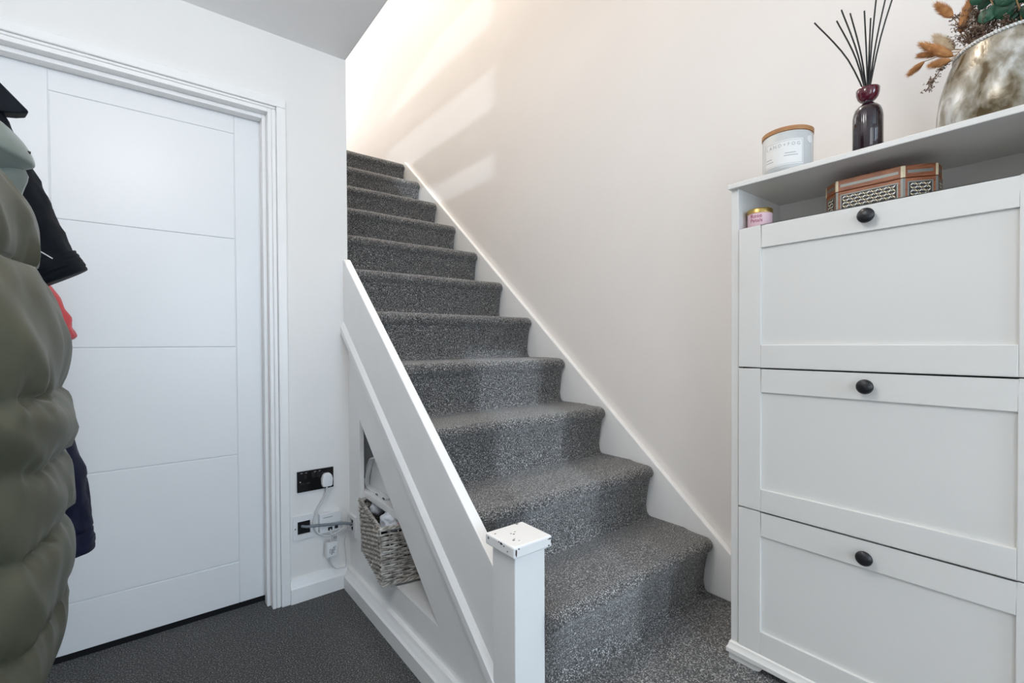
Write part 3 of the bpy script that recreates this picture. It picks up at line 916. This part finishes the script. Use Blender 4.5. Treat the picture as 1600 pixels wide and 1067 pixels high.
for i in range(8):
    a, b, t, nrm = face_frame(i)
    L = (b - a).length
    e = .0085
    def add(name, s0, s1, z0, z1, d, m, par):
        bm = bmesh.new()
        plate(bm, a, t, nrm, s0, s1, z0, z1, -.0005, d)
        sub(frombm(name, bm, m), bxr)
    add('mosaic_border', e, L - e, ZS + .010, ZL - .008, .0004, M['pewter'], bb_)
    add('mosaic_ground', e + .0028, L - e - .0028, ZS + .0128, ZL - .0108, .0007, M['ebony'], bb_)
    add('lid_bar', e, L - e, ZL + .010, ZL + .0165, .0006, M['pewter'], ll_)
    for (s0, s1) in ((0.0, .0042), (L - .0042, L)):
        add('corner_inlay', s0, s1, ZS + .001, ZS + .018, .0004, M['bone'], bb_)
        add('corner_inlay', s0, s1, ZL + .001, ZBT - .0015, .0004, M['bone'], ll_)
        add('corner_strip', s0, s1, ZS + .018, ZL - .001, .0004, M['pewter'], bb_)
    # lozenge mosaic: alternate shell and bone petals in a six-direction lattice
    for mi, mn in ((0, 'pearl'), (1, 'bone')):
        bm = bmesh.new()
        pitch = .0078
        w0, w1 = e + .0035, L - e - .0035
        z0, z1 = ZS + .0135, ZL - .0115
        nz = max(2, round((z1 - z0) / pitch))
        nx = max(2, round((w1 - w0) / pitch))
        for jx in range(nx):
            for jz_ in range(nz):
                c = a + t * (w0 + (jx + .5) * (w1 - w0) / nx) + UP * (z0 + (jz_ + .5) * (z1 - z0) / nz) + nrm * .0007
                if (jx + jz_) % 2 == mi:
                    lozenge(bm, c, t, UP, nrm, .0045, .0016, PI / 4 if mi == 0 else -PI / 4, .0004)
                    o_ = c + t * (w1 - w0) / nx * .5
                    if jx < nx - 1:
                        lozenge(bm, o_, t, UP, nrm, .0022, .0010, -PI / 4 if mi == 0 else PI / 4, .0004)
        o = sub(frombm('mosaic_pieces', bm, M[mn]), bxr)
        o['kind'] = 'stuff'

# ================================================================== SOCKETS AND CABLES
sk = thing('double_socket', 'black nickel double wall socket beside the door frame', 'socket', (0.569, YD, 0.50))
sub(box('faceplate', 0.4945, 0.6435, YD - .009, YD, 0.4555, 0.5435, M['black_nickel'], bev=.0022), sk)
SY = YD - .009
for (x0, x1) in ((0.552, 0.567), (0.571, 0.586)):
    sub(box('rocker_switch', x0, x1, SY - .003, SY + .001, 0.512, 0.534, M['black_plastic'], bev=.001), sk)
for ox in (0.527,):
    for (dx, z0, z1, w) in ((0, .512, .526, .0045), (-.012, .487, .494, .0065), (.012, .487, .494, .0065)):
        sub(box('pin_hole', ox + dx - w, ox + dx + w, SY - .0012, SY, z0, z1, M['black_plastic']), sk)
for x in (0.506,):
    s_ = lathe('screw', [(.0001, 0), (.003, 0), (.003, .0012), (.0001, .0016)], M['chrome'], seg=16, closed=False)
    s_.rotation_euler = (PI / 2, 0, 0)
    s_.location = (x, SY, .4995)
    sub(s_, sk)
# indicator marks
for x in (0.512, 0.530, 0.566, 0.585):
    sub(box('neon_mark', x - .004, x + .004, SY - .0008, SY, .5345, .5375, M['chrome']), sk)

pg = thing('power_plug', 'white three-pin plug pushed into the black socket', 'plug', (0.611, SY, 0.495))
plp = [(0.590, .473), (0.594, .467), (0.628, .467), (0.632, .473), (0.634, .500), (0.629, .517), (0.621, .524), (0.602, .524), (0.594, .517), (0.588, .500)]
sub(prism('plug_body', plp, 'y', SY - .026, SY - .0002, M['white_plastic'], bev=.005, seg=3), pg)
wc = [(0.610, SY - .014, .472), (0.608, SY - .016, .445), (0.596, YD - .022, .413), (0.568, YD - .02, .366), (0.554, YD - .02, .318), (0.572, YD - .022, .275), (0.612, YD - .024, .252), (0.655, YD - .03, .262), (0.690, YD - .04, .285), (0.712, 2.045, .290)]
sub(tube('power_cable', smooth_path(wc, 6), .0036, M['white_cable'], seg=10), pg)
sub(boxes('cable_tag', [(0.630, 0.648, YD - .0335, YD - .032, .232, .250)], M['white_plastic']), pg)
for k in range(4):
    sub(box('tag_print', 0.632 + k * .004, 0.634 + k * .004, YD - .0341, YD - .0335, .234, .248, M['ink']), pg)

pa = thing('cable_entry_plate', 'square white wall plate with an open black cable hole beside the door frame', 'wall plate', (0.5175, YD, .307), 'open cable plates')
bm = bmesh.new()
for b in ((0.4765, .4945, .259, .357), (.545, .560, .259, .357), (.4945, .545, .259, .279), (.4945, .545, .333, .357)):
    bm_box(bm, b[0], b[1], YD - .008, YD, b[2], b[3])
bmesh.ops.remove_doubles(bm, verts=bm.verts, dist=1e-5)
sub(frombm('frame', bm, M['white_plastic']), pa)
sub(box('hole', .4945, .545, YD - .0015, YD - .0005, .279, .333, M['void']), pa)
s_ = lathe('screw', [(.0001, 0), (.0032, 0), (.0032, .001), (.0001, .0014)], M['chrome'], seg=16, closed=False)
s_.rotation_euler = (PI / 2, 0, 0); s_.location = (.4855, YD - .008, .3065)
sub(s_, pa)

pb = thing('cable_entry_plate', 'square white wall plate with an open black cable hole on the understairs wall', 'wall plate', (XW, 2.05, .285), 'open cable plates')
PX = XW - .012
bm = bmesh.new()
for b in ((2.004, 2.024, .240, .328), (2.068, 2.088, .240, .328), (2.024, 2.068, .240, .256), (2.024, 2.068, .312, .328)):
    bm_box(bm, PX, XW, b[0], b[1], b[2], b[3])
bmesh.ops.remove_doubles(bm, verts=bm.verts, dist=1e-5)
sub(frombm('frame', bm, M['white_plastic']), pb)
sub(box('hole', XW - .002, XW - .0005, 2.024, 2.068, .256, .312, M['void']), pb)

ts = thing('phone_socket', 'white telephone master socket behind the grey cables', 'socket', (0.624, YD, .31))
sub(box('socket_body', 0.578, 0.668, YD - .028, YD, .268, .352, M['white_plastic'], bev=.003), ts)
sub(box('faceplate_seam', 0.579, 0.667, YD - .0288, YD - .0275, .305, .3065, M['ink_light']), ts)
sub(box('jack', 0.612, 0.630, YD - .0292, YD - .027, .276, .290, M['black_plastic']), ts)
sub(box('jack', 0.640, 0.654, YD - .0292, YD - .027, .278, .290, M['black_plastic']), ts)
sub(box('fine_print', 0.592, 0.632, YD - .0286, YD - .0278, .3325, .3355, M['ink_light']), ts)

gc = tag(tube('grey_cable_bundle', smooth_path([(0.512, YD - .004, .312), (0.528, YD - .020, .311), (0.550, YD - .032, .312), (0.590, YD - .036, .308), (0.630, YD - .038, .302), (0.668, YD - .038, .297), (0.693, YD - .045, .292), (0.711, 2.046, .287)], 6), .0058, M['grey_cable'], seg=10), 'thick grey cable bundle running between the two open wall plates', 'cable')
af = thing('phone_line_filter', 'small white phone line filter box dangling on its cable', 'filter', (0.622, YD - .035, .197))
bm = bmesh.new()
bm_box(bm, -.023, .023, -.011, .011, -.031, .031, bev=.003)
fb = frombm('filter_body', bm, M['white_plastic'], auto=40)
fb.location = (0.622, YD - .036, .197); fb.rotation_euler = (0, math.radians(6), math.radians(12))
sub(fb, af)
for (x0, x1, z0, z1) in ((-.004, .001, -.020, .004), (.004, .008, -.016, .012), (-.012, -.009, -.014, .006), (.011, .013, -.006, .016)):
    for q in range(4):
        lt = box('fine_print', x0, x1, -.0116, -.0108, z0 + (z1 - z0) * q / 4, z0 + (z1 - z0) * (q + .7) / 4, M['ink'])
        lt.parent = fb
sub(tube('lead', smooth_path([(0.621, YD - .030, .282), (0.6225, YD - .040, .262), (0.621, YD - .038, .240), (0.6225, YD - .036, .226)], 5), .0024, M['white_cable'], seg=8), af)
sub(tube('lead', smooth_path([(0.616, YD - .036, .168), (0.620, YD - .036, .140), (0.640, YD - .034, .106), (0.668, YD - .030, .099), (0.686, YD - .034, .104), (0.684, YD - .036, .165), (0.679, YD - .038, .215), (0.690, YD - .042, .262), (0.712, 2.040, .284)], 6), .0021, M['white_cable'], seg=8), af)

# ================================================================== NICHE CONTENTS
# router: a tall rounded wedge with a curved back fin
rt = thing('router', 'white curved router standing on the niche shelf', 'router', (0.80, 1.91, .449))
prof = [(2.01, .4505), (1.80, .4505), (1.78, .456), (1.82, .56), (1.88, .60), (1.95, .60), (1.985, .56), (2.02, .47), (2.02, .456)]
sub(prism('router_body', prof, 'x', 0.778, 0.835, M['white_plastic'], bev=.006, seg=3), rt)
finp = smooth_path([(0, 1.90, .605), (0, 1.972, .580), (0, 2.020, .512), (0, 2.036, .468), (0, 2.014, .4515)], 5)
V, F = [], []
for p in finp:
    for x in (0.757, 0.777):
        V.append((x, p.y, p.z)); V.append((x, p.y - .012, p.z - .004))
for i in range(len(finp) - 1):
    b = i * 4; c = b + 4
    F += [(b, b + 1, c + 1, c), (b + 2, c + 2, c + 3, b + 3), (b, c, c + 2, b + 2), (b + 1, b + 3, c + 3, c + 1)]
F += [(0, 2, 3, 1), (len(V) - 4, len(V) - 3, len(V) - 1, len(V) - 2)]
sub(pyd('edge_fin', V, F, M['white_plastic'], auto=40), rt)
sub(box('foot_bar', 0.752, 0.7775, 1.79, 2.00, .4495, .458, M['white_plastic'], bev=.003), rt)
k_ = lathe('screw_hole', [(.0001, 0), (.0045, 0), (.0045, .0012), (.0001, .0014)], M['black_plastic'], seg=16, closed=False)
k_.rotation_euler = (0, -PI / 2, 0); k_.location = (0.7575, 2.022, .492)
sub(k_, rt)
sub(box('vent', .7505, .7525, 1.862, 1.884, .4508, .4565, M['black_plastic']), rt)
sub(box('vent', .7505, .7525, 1.794, 1.812, .4508, .4575, M['black_plastic']), rt)

# wicker basket
BO = Vector((0.6690, 1.614, NZ + .004))
e1 = Vector((0.987, -0.16, 0)).normalized()
e2 = Vector((0.16, 0.987, 0)).normalized()
BW, BD, BH = 0.30, 0.350, 0.222
bk = thing('wicker_basket', 'rectangular washed grey wicker basket in the niche', 'basket', BO + e1 * BW / 2 + e2 * BD / 2)
def bpt(s, t, h):
    fl_ = 0.012 * (h / BH)         # slight outward flare
    x = -fl_ + s * (BW + 2 * fl_)
    y = -fl_ + t * (BD + 2 * fl_)
    return BO + e1 * x + e2 * y + Vector((0, 0, h))
def ring_pts(n1, n2, rc=.06):
    out = []
    for i in range(n1): out.append((i / n1, 0))
    for i in range(n2): out.append((1, i / n2))
    for i in range(n1): out.append((1 - i / n1, 1))
    for i in range(n2): out.append((0, 1 - i / n2))
    return out
n1, n2 = 10, 13
stk = ring_pts(n1, n2)
ctr = BO + e1 * BW / 2 + e2 * BD / 2
for (s, t) in stk:
    p0, p1 = bpt(s, t, .004), bpt(s, t, BH - .006)
    sub(tube('stake', [p0, p1], .0026, M['wicker'], seg=6), bk)
rows = 21
def outw(s, t):
    v = Vector((0, 0, 0))
    if t == 0: v -= e2
    if t == 1: v += e2
    if s == 0: v -= e1
    if s == 1: v += e1
    return v.normalized() if v.length else v
for r_ in range(rows):
    h = .020 + r_ * (BH - .045) / (rows - 1)
    pts = []
    for i, (s, t) in enumerate(stk):
        o_ = outw(s, t)
        sg = 1 if (i + r_) % 2 == 0 else -1
        pts.append(bpt(s, t, h) + o_ * sg * .0046 + Vector((0, 0, random.uniform(-.0012, .0012))))
    pts.append(pts[0])
    sub(tube('weaver', smooth_path(pts, 3), .0040, M['wicker'], seg=6), bk)
def braid(name, h, rad, n=3, ph=0):
    for b in range(n):
        pts = []
        N = 90
        for i in range(N + 1):
            f = i / N * (2 * BW + 2 * BD)
            if f <= BW: s, t = f / BW, 0
            elif f <= BW + BD: s, t = 1, (f - BW) / BD
            elif f <= 2 * BW + BD: s, t = 1 - (f - BW - BD) / BW, 1
            else: s, t = 0, max(0, 1 - (f - 2 * BW - BD) / BD)
            an = f / .045 * 2 * PI / 1.6 + b * 2 * PI / n + ph
            o_ = outw(s, t)
            pts.append(bpt(s, t, h) + o_ * math.cos(an) * rad + Vector((0, 0, math.sin(an) * rad)))
        sub(tube(name, pts, .0042, M['wicker'], seg=6), bk)
braid('rim_braid', BH - .002, .0055)
braid('base_braid', .012, .0060, 3, 1.0)
sub(box('base', 0, 1, 0, 1, 0, 1, M['wicker']), bk)
bme = [c for c in bk.children if c.name.startswith('base') and not c.name.startswith('base_')][0].data
for v in bme.vertices:
    p = BO + e1 * (.004 + v.co.x * (BW - .008)) + e2 * (.004 + v.co.y * (BD - .008)) + Vector((0, 0, .002 + v.co.z * .006))
    v.co = p
# cloths in the basket
def blob(name, c, r, m, lab, cat, seed, squash=(1, 1, 1)):
    bm = bmesh.new()
    bmesh.ops.create_icosphere(bm, subdivisions=4, radius=1)
    for v in bm.verts:
        d = v.co.normalized()
        k = 1 + .22 * noise.noise(d * 1.7 + Vector((seed, 0, 0))) + .12 * noise.noise(d * 4 + Vector((0, seed, 0)))
        v.co = Vector((c[0] + d.x * r * squash[0] * k, c[1] + d.y * r * squash[1] * k, c[2] + d.z * r * squash[2] * k))
    return tag(frombm(name, bm, m, smooth=True), lab, cat)
def bp2(a, b, h):
    p = BO + e1 * a + e2 * b
    return (p.x, p.y, BO.z + h)
blob('white_cloth_bundle', bp2(.070, .110, .196), .060, M['white_cloth'], 'crumpled white cotton cloth poking out of the basket', 'cloth', 1.3, (.85, 1.0, .62))
blob('white_sock', bp2(.050, .295, .195), .036, M['white_cloth'], 'small white cloth at the far corner of the basket', 'cloth', 4.1, (.8, 1, .85))
blob('pink_sock', (0.765, 1.640, 0.398), .024, M['pink_cloth'], 'bright pink sock at the near corner of the basket', 'sock', 2.2, (1.0, .7, .7))
blob('dark_cloth', bp2(.15, .175, .115), .125, M['navy'], 'dark navy cloth filling the basket', 'cloth', 3.3, (.95, 1.15, .62))

# ================================================================== COATS ON THE LEFT WALL
rail = thing('coat_rail', 'white wooden coat rail with black hooks on the wall', 'coat rail', (XL, 1.1, 1.66))
sub(box('rail_board', XL, XL + .02, 0.62, 1.75, 1.62, 1.71, M['gloss'], bev=.004), rail)
HOOKY = (0.95, 1.34, 1.49, 1.66)
for y in HOOKY:
    sub(tube('hook', smooth_path([(XL + .02, y, 1.67), (XL + .055, y, 1.655), (XL + .075, y, 1.675), (XL + .08, y, 1.70)], 4), .005, M['black'], seg=8), rail)

def garment_body(name, secs, m, parent, nt=96, puff=None, wr=0.006, seed=0.0, per=2.4, sub_n=7):
    """secs: list of (z, cx, cy, a, b); smooth closed skin through the sections, quilted at the seam heights in puff"""
    S = smooth_path([Vector((s[1], s[2], s[0])) for s in secs], sub_n)
    A = smooth_path([Vector((s[3], s[4], 0)) for s in secs], sub_n)
    V, F = [], []
    for i, (c, ab) in enumerate(zip(S, A)):
        z = c.z
        for k in range(nt):
            th = 2 * PI * k / nt
            ct, sn = math.cos(th), math.sin(th)
            x = math.copysign(abs(ct) ** (2 / per), ct)
            y = math.copysign(abs(sn) ** (2 / per), sn)
            d = 0
            if puff:
                zs = z + .010 * math.sin(th * 2 + seed) + .008 * noise.noise(Vector((ct * 2, sn * 2, z * 2 + seed)))
                seams = puff['seams']
                j = 0
                while j < len(seams) - 2 and zs < seams[j + 1]:
                    j += 1
                hi, lo = seams[j], seams[j + 1]
                f = min(1, max(0, (zs - lo) / (hi - lo)))
                prof_ = (max(0, math.sin(PI * f)) ** 0.5)
                d += puff['amp'] * (prof_ - .7)
                near = (1 - prof_)
                # gathers pinched at the seams, and long soft folds slanting across each baffle
                d += puff['amp'] * .9 * noise.noise(Vector((th * 9, j * 3.7 + seed, f * .8))) * near
                fold = noise.noise(Vector((th * 2.0 + f * .9, j * 5.1 + f * .4, seed)))
                d += puff['amp'] * .55 * (0.25 - abs(fold) * 2.0) * (.3 + .7 * prof_)
            d += wr * noise.noise(Vector((ct * 2.4 + seed, sn * 2.4, z * 5))) + wr * .5 * noise.noise(Vector((ct * 6, sn * 6 + seed, z * 11)))
            V.append((c.x + x * (ab.x + d), c.y + y * (ab.y + d), z))
    n = len(S)
    for i in range(n - 1):
        for k in range(nt):
            k2 = (k + 1) % nt
            F.append((i * nt + k, i * nt + k2, (i + 1) * nt + k2, (i + 1) * nt + k))
    F.append(tuple(range(nt)))
    F.append(tuple((n - 1) * nt + k for k in range(nt))[::-1])
    return sub(pyd(name, V, F, m, smooth=True), parent)

def sleeve(name, path, rads, m, parent, flat=0.75, seams=0, amp=0.006, seed=0.0, nt=40, sub_n=10, flatdir=(1, 0, 0)):
    P = smooth_path(path, sub_n)
    n = len(P)
    V, F = [], []
    fd = Vector(flatdir)
    for i, p in enumerate(P):
        f = i / (n - 1)
        k = f * (len(rads) - 1)
        j = min(int(k), len(rads) - 2)
        r = rads[j] * (1 - (k - j)) + rads[j + 1] * (k - j)
        t = (P[min(i + 1, n - 1)] - P[max(i - 1, 0)]).normalized()
        a = (fd - t * fd.dot(t)).normalized()
        b = t.cross(a)
        for q in range(nt):
            th = 2 * PI * q / nt
            d = 0
            if seams:
                d += amp * (abs(math.sin(PI * f * seams)) ** .55 - .6)
            d += amp * .9 * noise.noise(Vector((th * 1.6 + seed, f * 9, seed))) + amp * .6 * noise.noise(Vector((th * 3 + f * 7, f * 14, seed + 3)))
            V.append(p + a * math.cos(th) * (r * flat + d) + b * math.sin(th) * (r + d))
    for i in range(n - 1):
        for q in range(nt):
            q2 = (q + 1) % nt
            F.append((i * nt + q, i * nt + q2, (i + 1) * nt + q2, (i + 1) * nt + q))
    F.append(tuple(range(nt)))
    F.append(tuple((n - 1) * nt + q for q in range(nt))[::-1])
    return sub(pyd(name, V, F, m, smooth=True), parent)

# olive long padded coat, nearest
oc = thing('padded_coat', 'long olive green quilted padded coat hanging on the wall', 'coat', (-0.28, 0.95, 0.55))
secs = [(1.50, -0.345, .95, .070, .10), (1.43, -0.335, .95, .110, .16), (1.36, -0.322, 0.95, .145, .220), (1.288, -0.304, 0.95, .162, .255), (1.231, -.292, .95, .165, .262), (1.185, -.283, .95, .165, .265), (1.121, -.272, .95, .165, .265),
        (1.068, -.261, .95, .165, .265), (.981, -.257, .95, .165, .265), (.872, -.259, .95, .165, .265), (.773, -.259, .95, .165, .265), (.674, -.266, .95, .165, .265), (.600, -.278, .95, .160, .260), (.575, -.280, .95, .150, .25), (.570, -.280, .95, .11, .21)]
garment_body('body', secs, M['olive'], oc, nt=240, puff={'seams': [1.52, 1.36, 1.20, 1.022, .928, .832, .718, .545], 'amp': .023}, wr=.005, seed=2.0, sub_n=12)
# turned-back sage lining / hood edge with its zip, and a press stud
def flap(name, outl, thick, m, parent, puff_=0.012):
    c = sum((Vector(p) for p in outl), Vector()) / len(outl)
    V, F = [], []
    n = len(outl)
    rings = [(1.0, 0.0), (.97, -.35), (.85, -.75), (.55, -1.0), (.2, -1.1)]
    for sgn in (1, -1):
        for (k, q) in rings:
            for p in outl:
                v = c + (Vector(p) - c) * k
                wob = noise.noise(v * 22) * .006 * (1 - k * .6)
                V.append(v + Vector((0.25, 1, 0)) * (q * thick * sgn * .5 + wob * sgn))
    R_ = len(rings)
    for sd in (0, 1):
        o_ = sd * R_ * n
        for r in range(R_ - 1):
            for i_ in range(n):
                F.append((o_ + r * n + i_, o_ + r * n + (i_ + 1) % n, o_ + (r + 1) * n + (i_ + 1) % n, o_ + (r + 1) * n + i_))
        F.append(tuple(o_ + (R_ - 1) * n + i_ for i_ in range(n)))
    for i_ in range(n):
        F.append((i_, (i_ + 1) % n, R_ * n + (i_ + 1) % n, R_ * n + i_))
    return sub(pyd(name, V, F, m, auto=50), parent)
def densify(pts, n=4):
    return smooth_path(pts + [pts[0]], n)[:-1]
flap('collar', densify([(-.235, 1.02, 1.452), (-.186, 1.07, 1.440), (-.165, 1.10, 1.428), (-.151, 1.105, 1.408), (-.1435, 1.11, 1.385), (-.152, 1.11, 1.374), (-.185, 1.09, 1.358), (-.24, 1.06, 1.345), (-.28, 1.0, 1.39)]), .060, M['sage'], oc)
flap('collar_underside', densify([(-.27, 1.05, 1.39), (-.20, 1.09, 1.375), (-.153, 1.115, 1.372), (-.1575, 1.115, 1.335), (-.165, 1.11, 1.305), (-.20, 1.09, 1.24), (-.26, 1.06, 1.24)]), .040, M['sage'], oc)
sub(tube('zip', smooth_path([(-.24, 1.02, 1.450), (-.205, 1.06, 1.425), (-.178, 1.085, 1.408), (-.160, 1.10, 1.400)], 5), .0050, M['zip'], seg=8), oc)
sub(tube('zip_pull', [(-.162, 1.10, 1.401), (-.146, 1.108, 1.400)], .0026, M['zip'], seg=8), oc)
ss = lathe('press_stud', [(.0001, 0), (.005, 0), (.0045, .004), (.0001, .005)], M['black_plastic'], seg=16, closed=False)
ss.rotation_euler = (0, PI / 2, 0); ss.location = (-.099, 1.03, 1.060)
sub(ss, oc)

# black jacket behind it
bj = thing('black_jacket', 'black jacket with a pointed collar hanging behind the olive coat', 'jacket', (-0.33, 1.28, 0.95))
garment_body('body', [(1.60, -.37, 1.34, .06, .06), (1.50, -.355, 1.34, .08, .085), (1.35, -.35, 1.34, .09, .09), (1.15, -.35, 1.34, .09, .09), (.98, -.35, 1.34, .085, .085)], M['blackcloth'], bj, nt=64, wr=.008, seed=1.0)
sleeve('sleeve', [(-0.2814, 1.2810, 1.5735), (-0.2478, 1.3020, 1.4895), (-0.2184, 1.3177, 1.4002), (-0.1848, 1.3282, 1.3005), (-0.1575, 1.3335, 1.2291)], [.060, .070, .076, .080, .082], M['blackcloth'], bj, flat=.72, amp=.006, seed=5.0)
sleeve('cuff', [(-0.1680, 1.3314, 1.2501), (-0.1575, 1.3335, 1.2291), (-0.1460, 1.3356, 1.2091)], [.084, .087, .083], M['blackcloth'], bj, flat=.74, amp=.003, seed=8.0)
cp = [(-0.3150, 1.2600, 1.6942), (-0.1691, 1.2968, 1.5325), (-0.1806, 1.2810, 1.5231), (-0.3150, 1.2495, 1.4874)]
V = [Vector(p) for p in cp] + [Vector(p) + Vector((-.012, .05, .004)) for p in cp]
cl = pyd('collar', V, [(0, 1, 2, 3), (4, 7, 6, 5), (0, 4, 5, 1), (1, 5, 6, 2), (2, 6, 7, 3), (3, 7, 4, 0)], M['blackcloth'])
bvm = cl.modifiers.new('soft', 'BEVEL'); bvm.width = .006; bvm.segments = 3
sub(cl, bj)
sub(tube('silver_thread', [(-.1543, 1.235, 1.2577), (-.1355, 1.235, 1.2443)], .0011, M['silver'], seg=6), bj)

# red padded jacket: only a cuff peeps out
rj = thing('red_padded_jacket', 'coral red padded jacket cuff showing below the black sleeve', 'jacket', (-0.38, 1.49, 0.98))
garment_body('body', [(1.58, -.39, 1.49, .045, .045), (1.45, -.38, 1.49, .055, .05), (1.20, -.38, 1.49, .06, .05), (1.0, -.38, 1.49, .055, .05)], M['red'], rj, nt=48, wr=.006, seed=3.0)
sleeve('sleeve', [(-0.3180, 1.4840, 1.4722), (-0.2597, 1.4840, 1.3344), (-0.2067, 1.4840, 1.2072), (-0.1728, 1.4840, 1.1277), (-0.1590, 1.4840, 1.0853)], [.045, .050, .052, .050, .042], M['red'], rj, flat=.8, seams=6, amp=.0045, seed=2.0)

# navy jacket: sleeve hanging low
nj = thing('navy_jacket', 'navy blue jacket with its sleeve hanging low in front of the door', 'jacket', (-0.36, 1.65, 0.75))
garment_body('body', [(1.62, -.385, 1.66, .05, .06), (1.45, -.37, 1.66, .07, .07), (1.10, -.37, 1.66, .07, .075), (.75, -.37, 1.66, .07, .075)], M['navy'], nj, nt=48, wr=.008, seed=4.0)
sleeve('sleeve', [(-0.3360, 1.6800, 1.4608), (-0.2632, 1.6464, 1.1584), (-0.2072, 1.6240, 0.9120), (-0.1680, 1.6128, 0.7440), (-0.1512, 1.6128, 0.6096)], [.065, .066, .060, .056, .050], M['navy'], nj, flat=.8, amp=.007, seed=9.0)
sleeve('cuff', [(-0.1534, 1.6128, 0.6230), (-0.1478, 1.6128, 0.5872), (-0.1456, 1.6128, 0.5558)], [.049, .050, .047], M['navy'], nj, flat=.82, amp=.003, seed=7.0)

# hanging loops up to the hooks
for (g, x, y, z, mm) in ((oc, -.345, .95, 1.49, 'olive'), (bj, -.37, 1.34, 1.595, 'blackcloth'), (rj, -.39, 1.49, 1.575, 'red'), (nj, -.385, 1.66, 1.615, 'navy')):
    sub(tube('hanging_loop', smooth_path([(x - .01, y - .02, z), (XL + .075, y - .012, 1.66), (XL + .073, y, 1.679), (XL + .075, y + .012, 1.66), (x - .01, y + .02, z)], 5), .003, M[mm], seg=6), g)
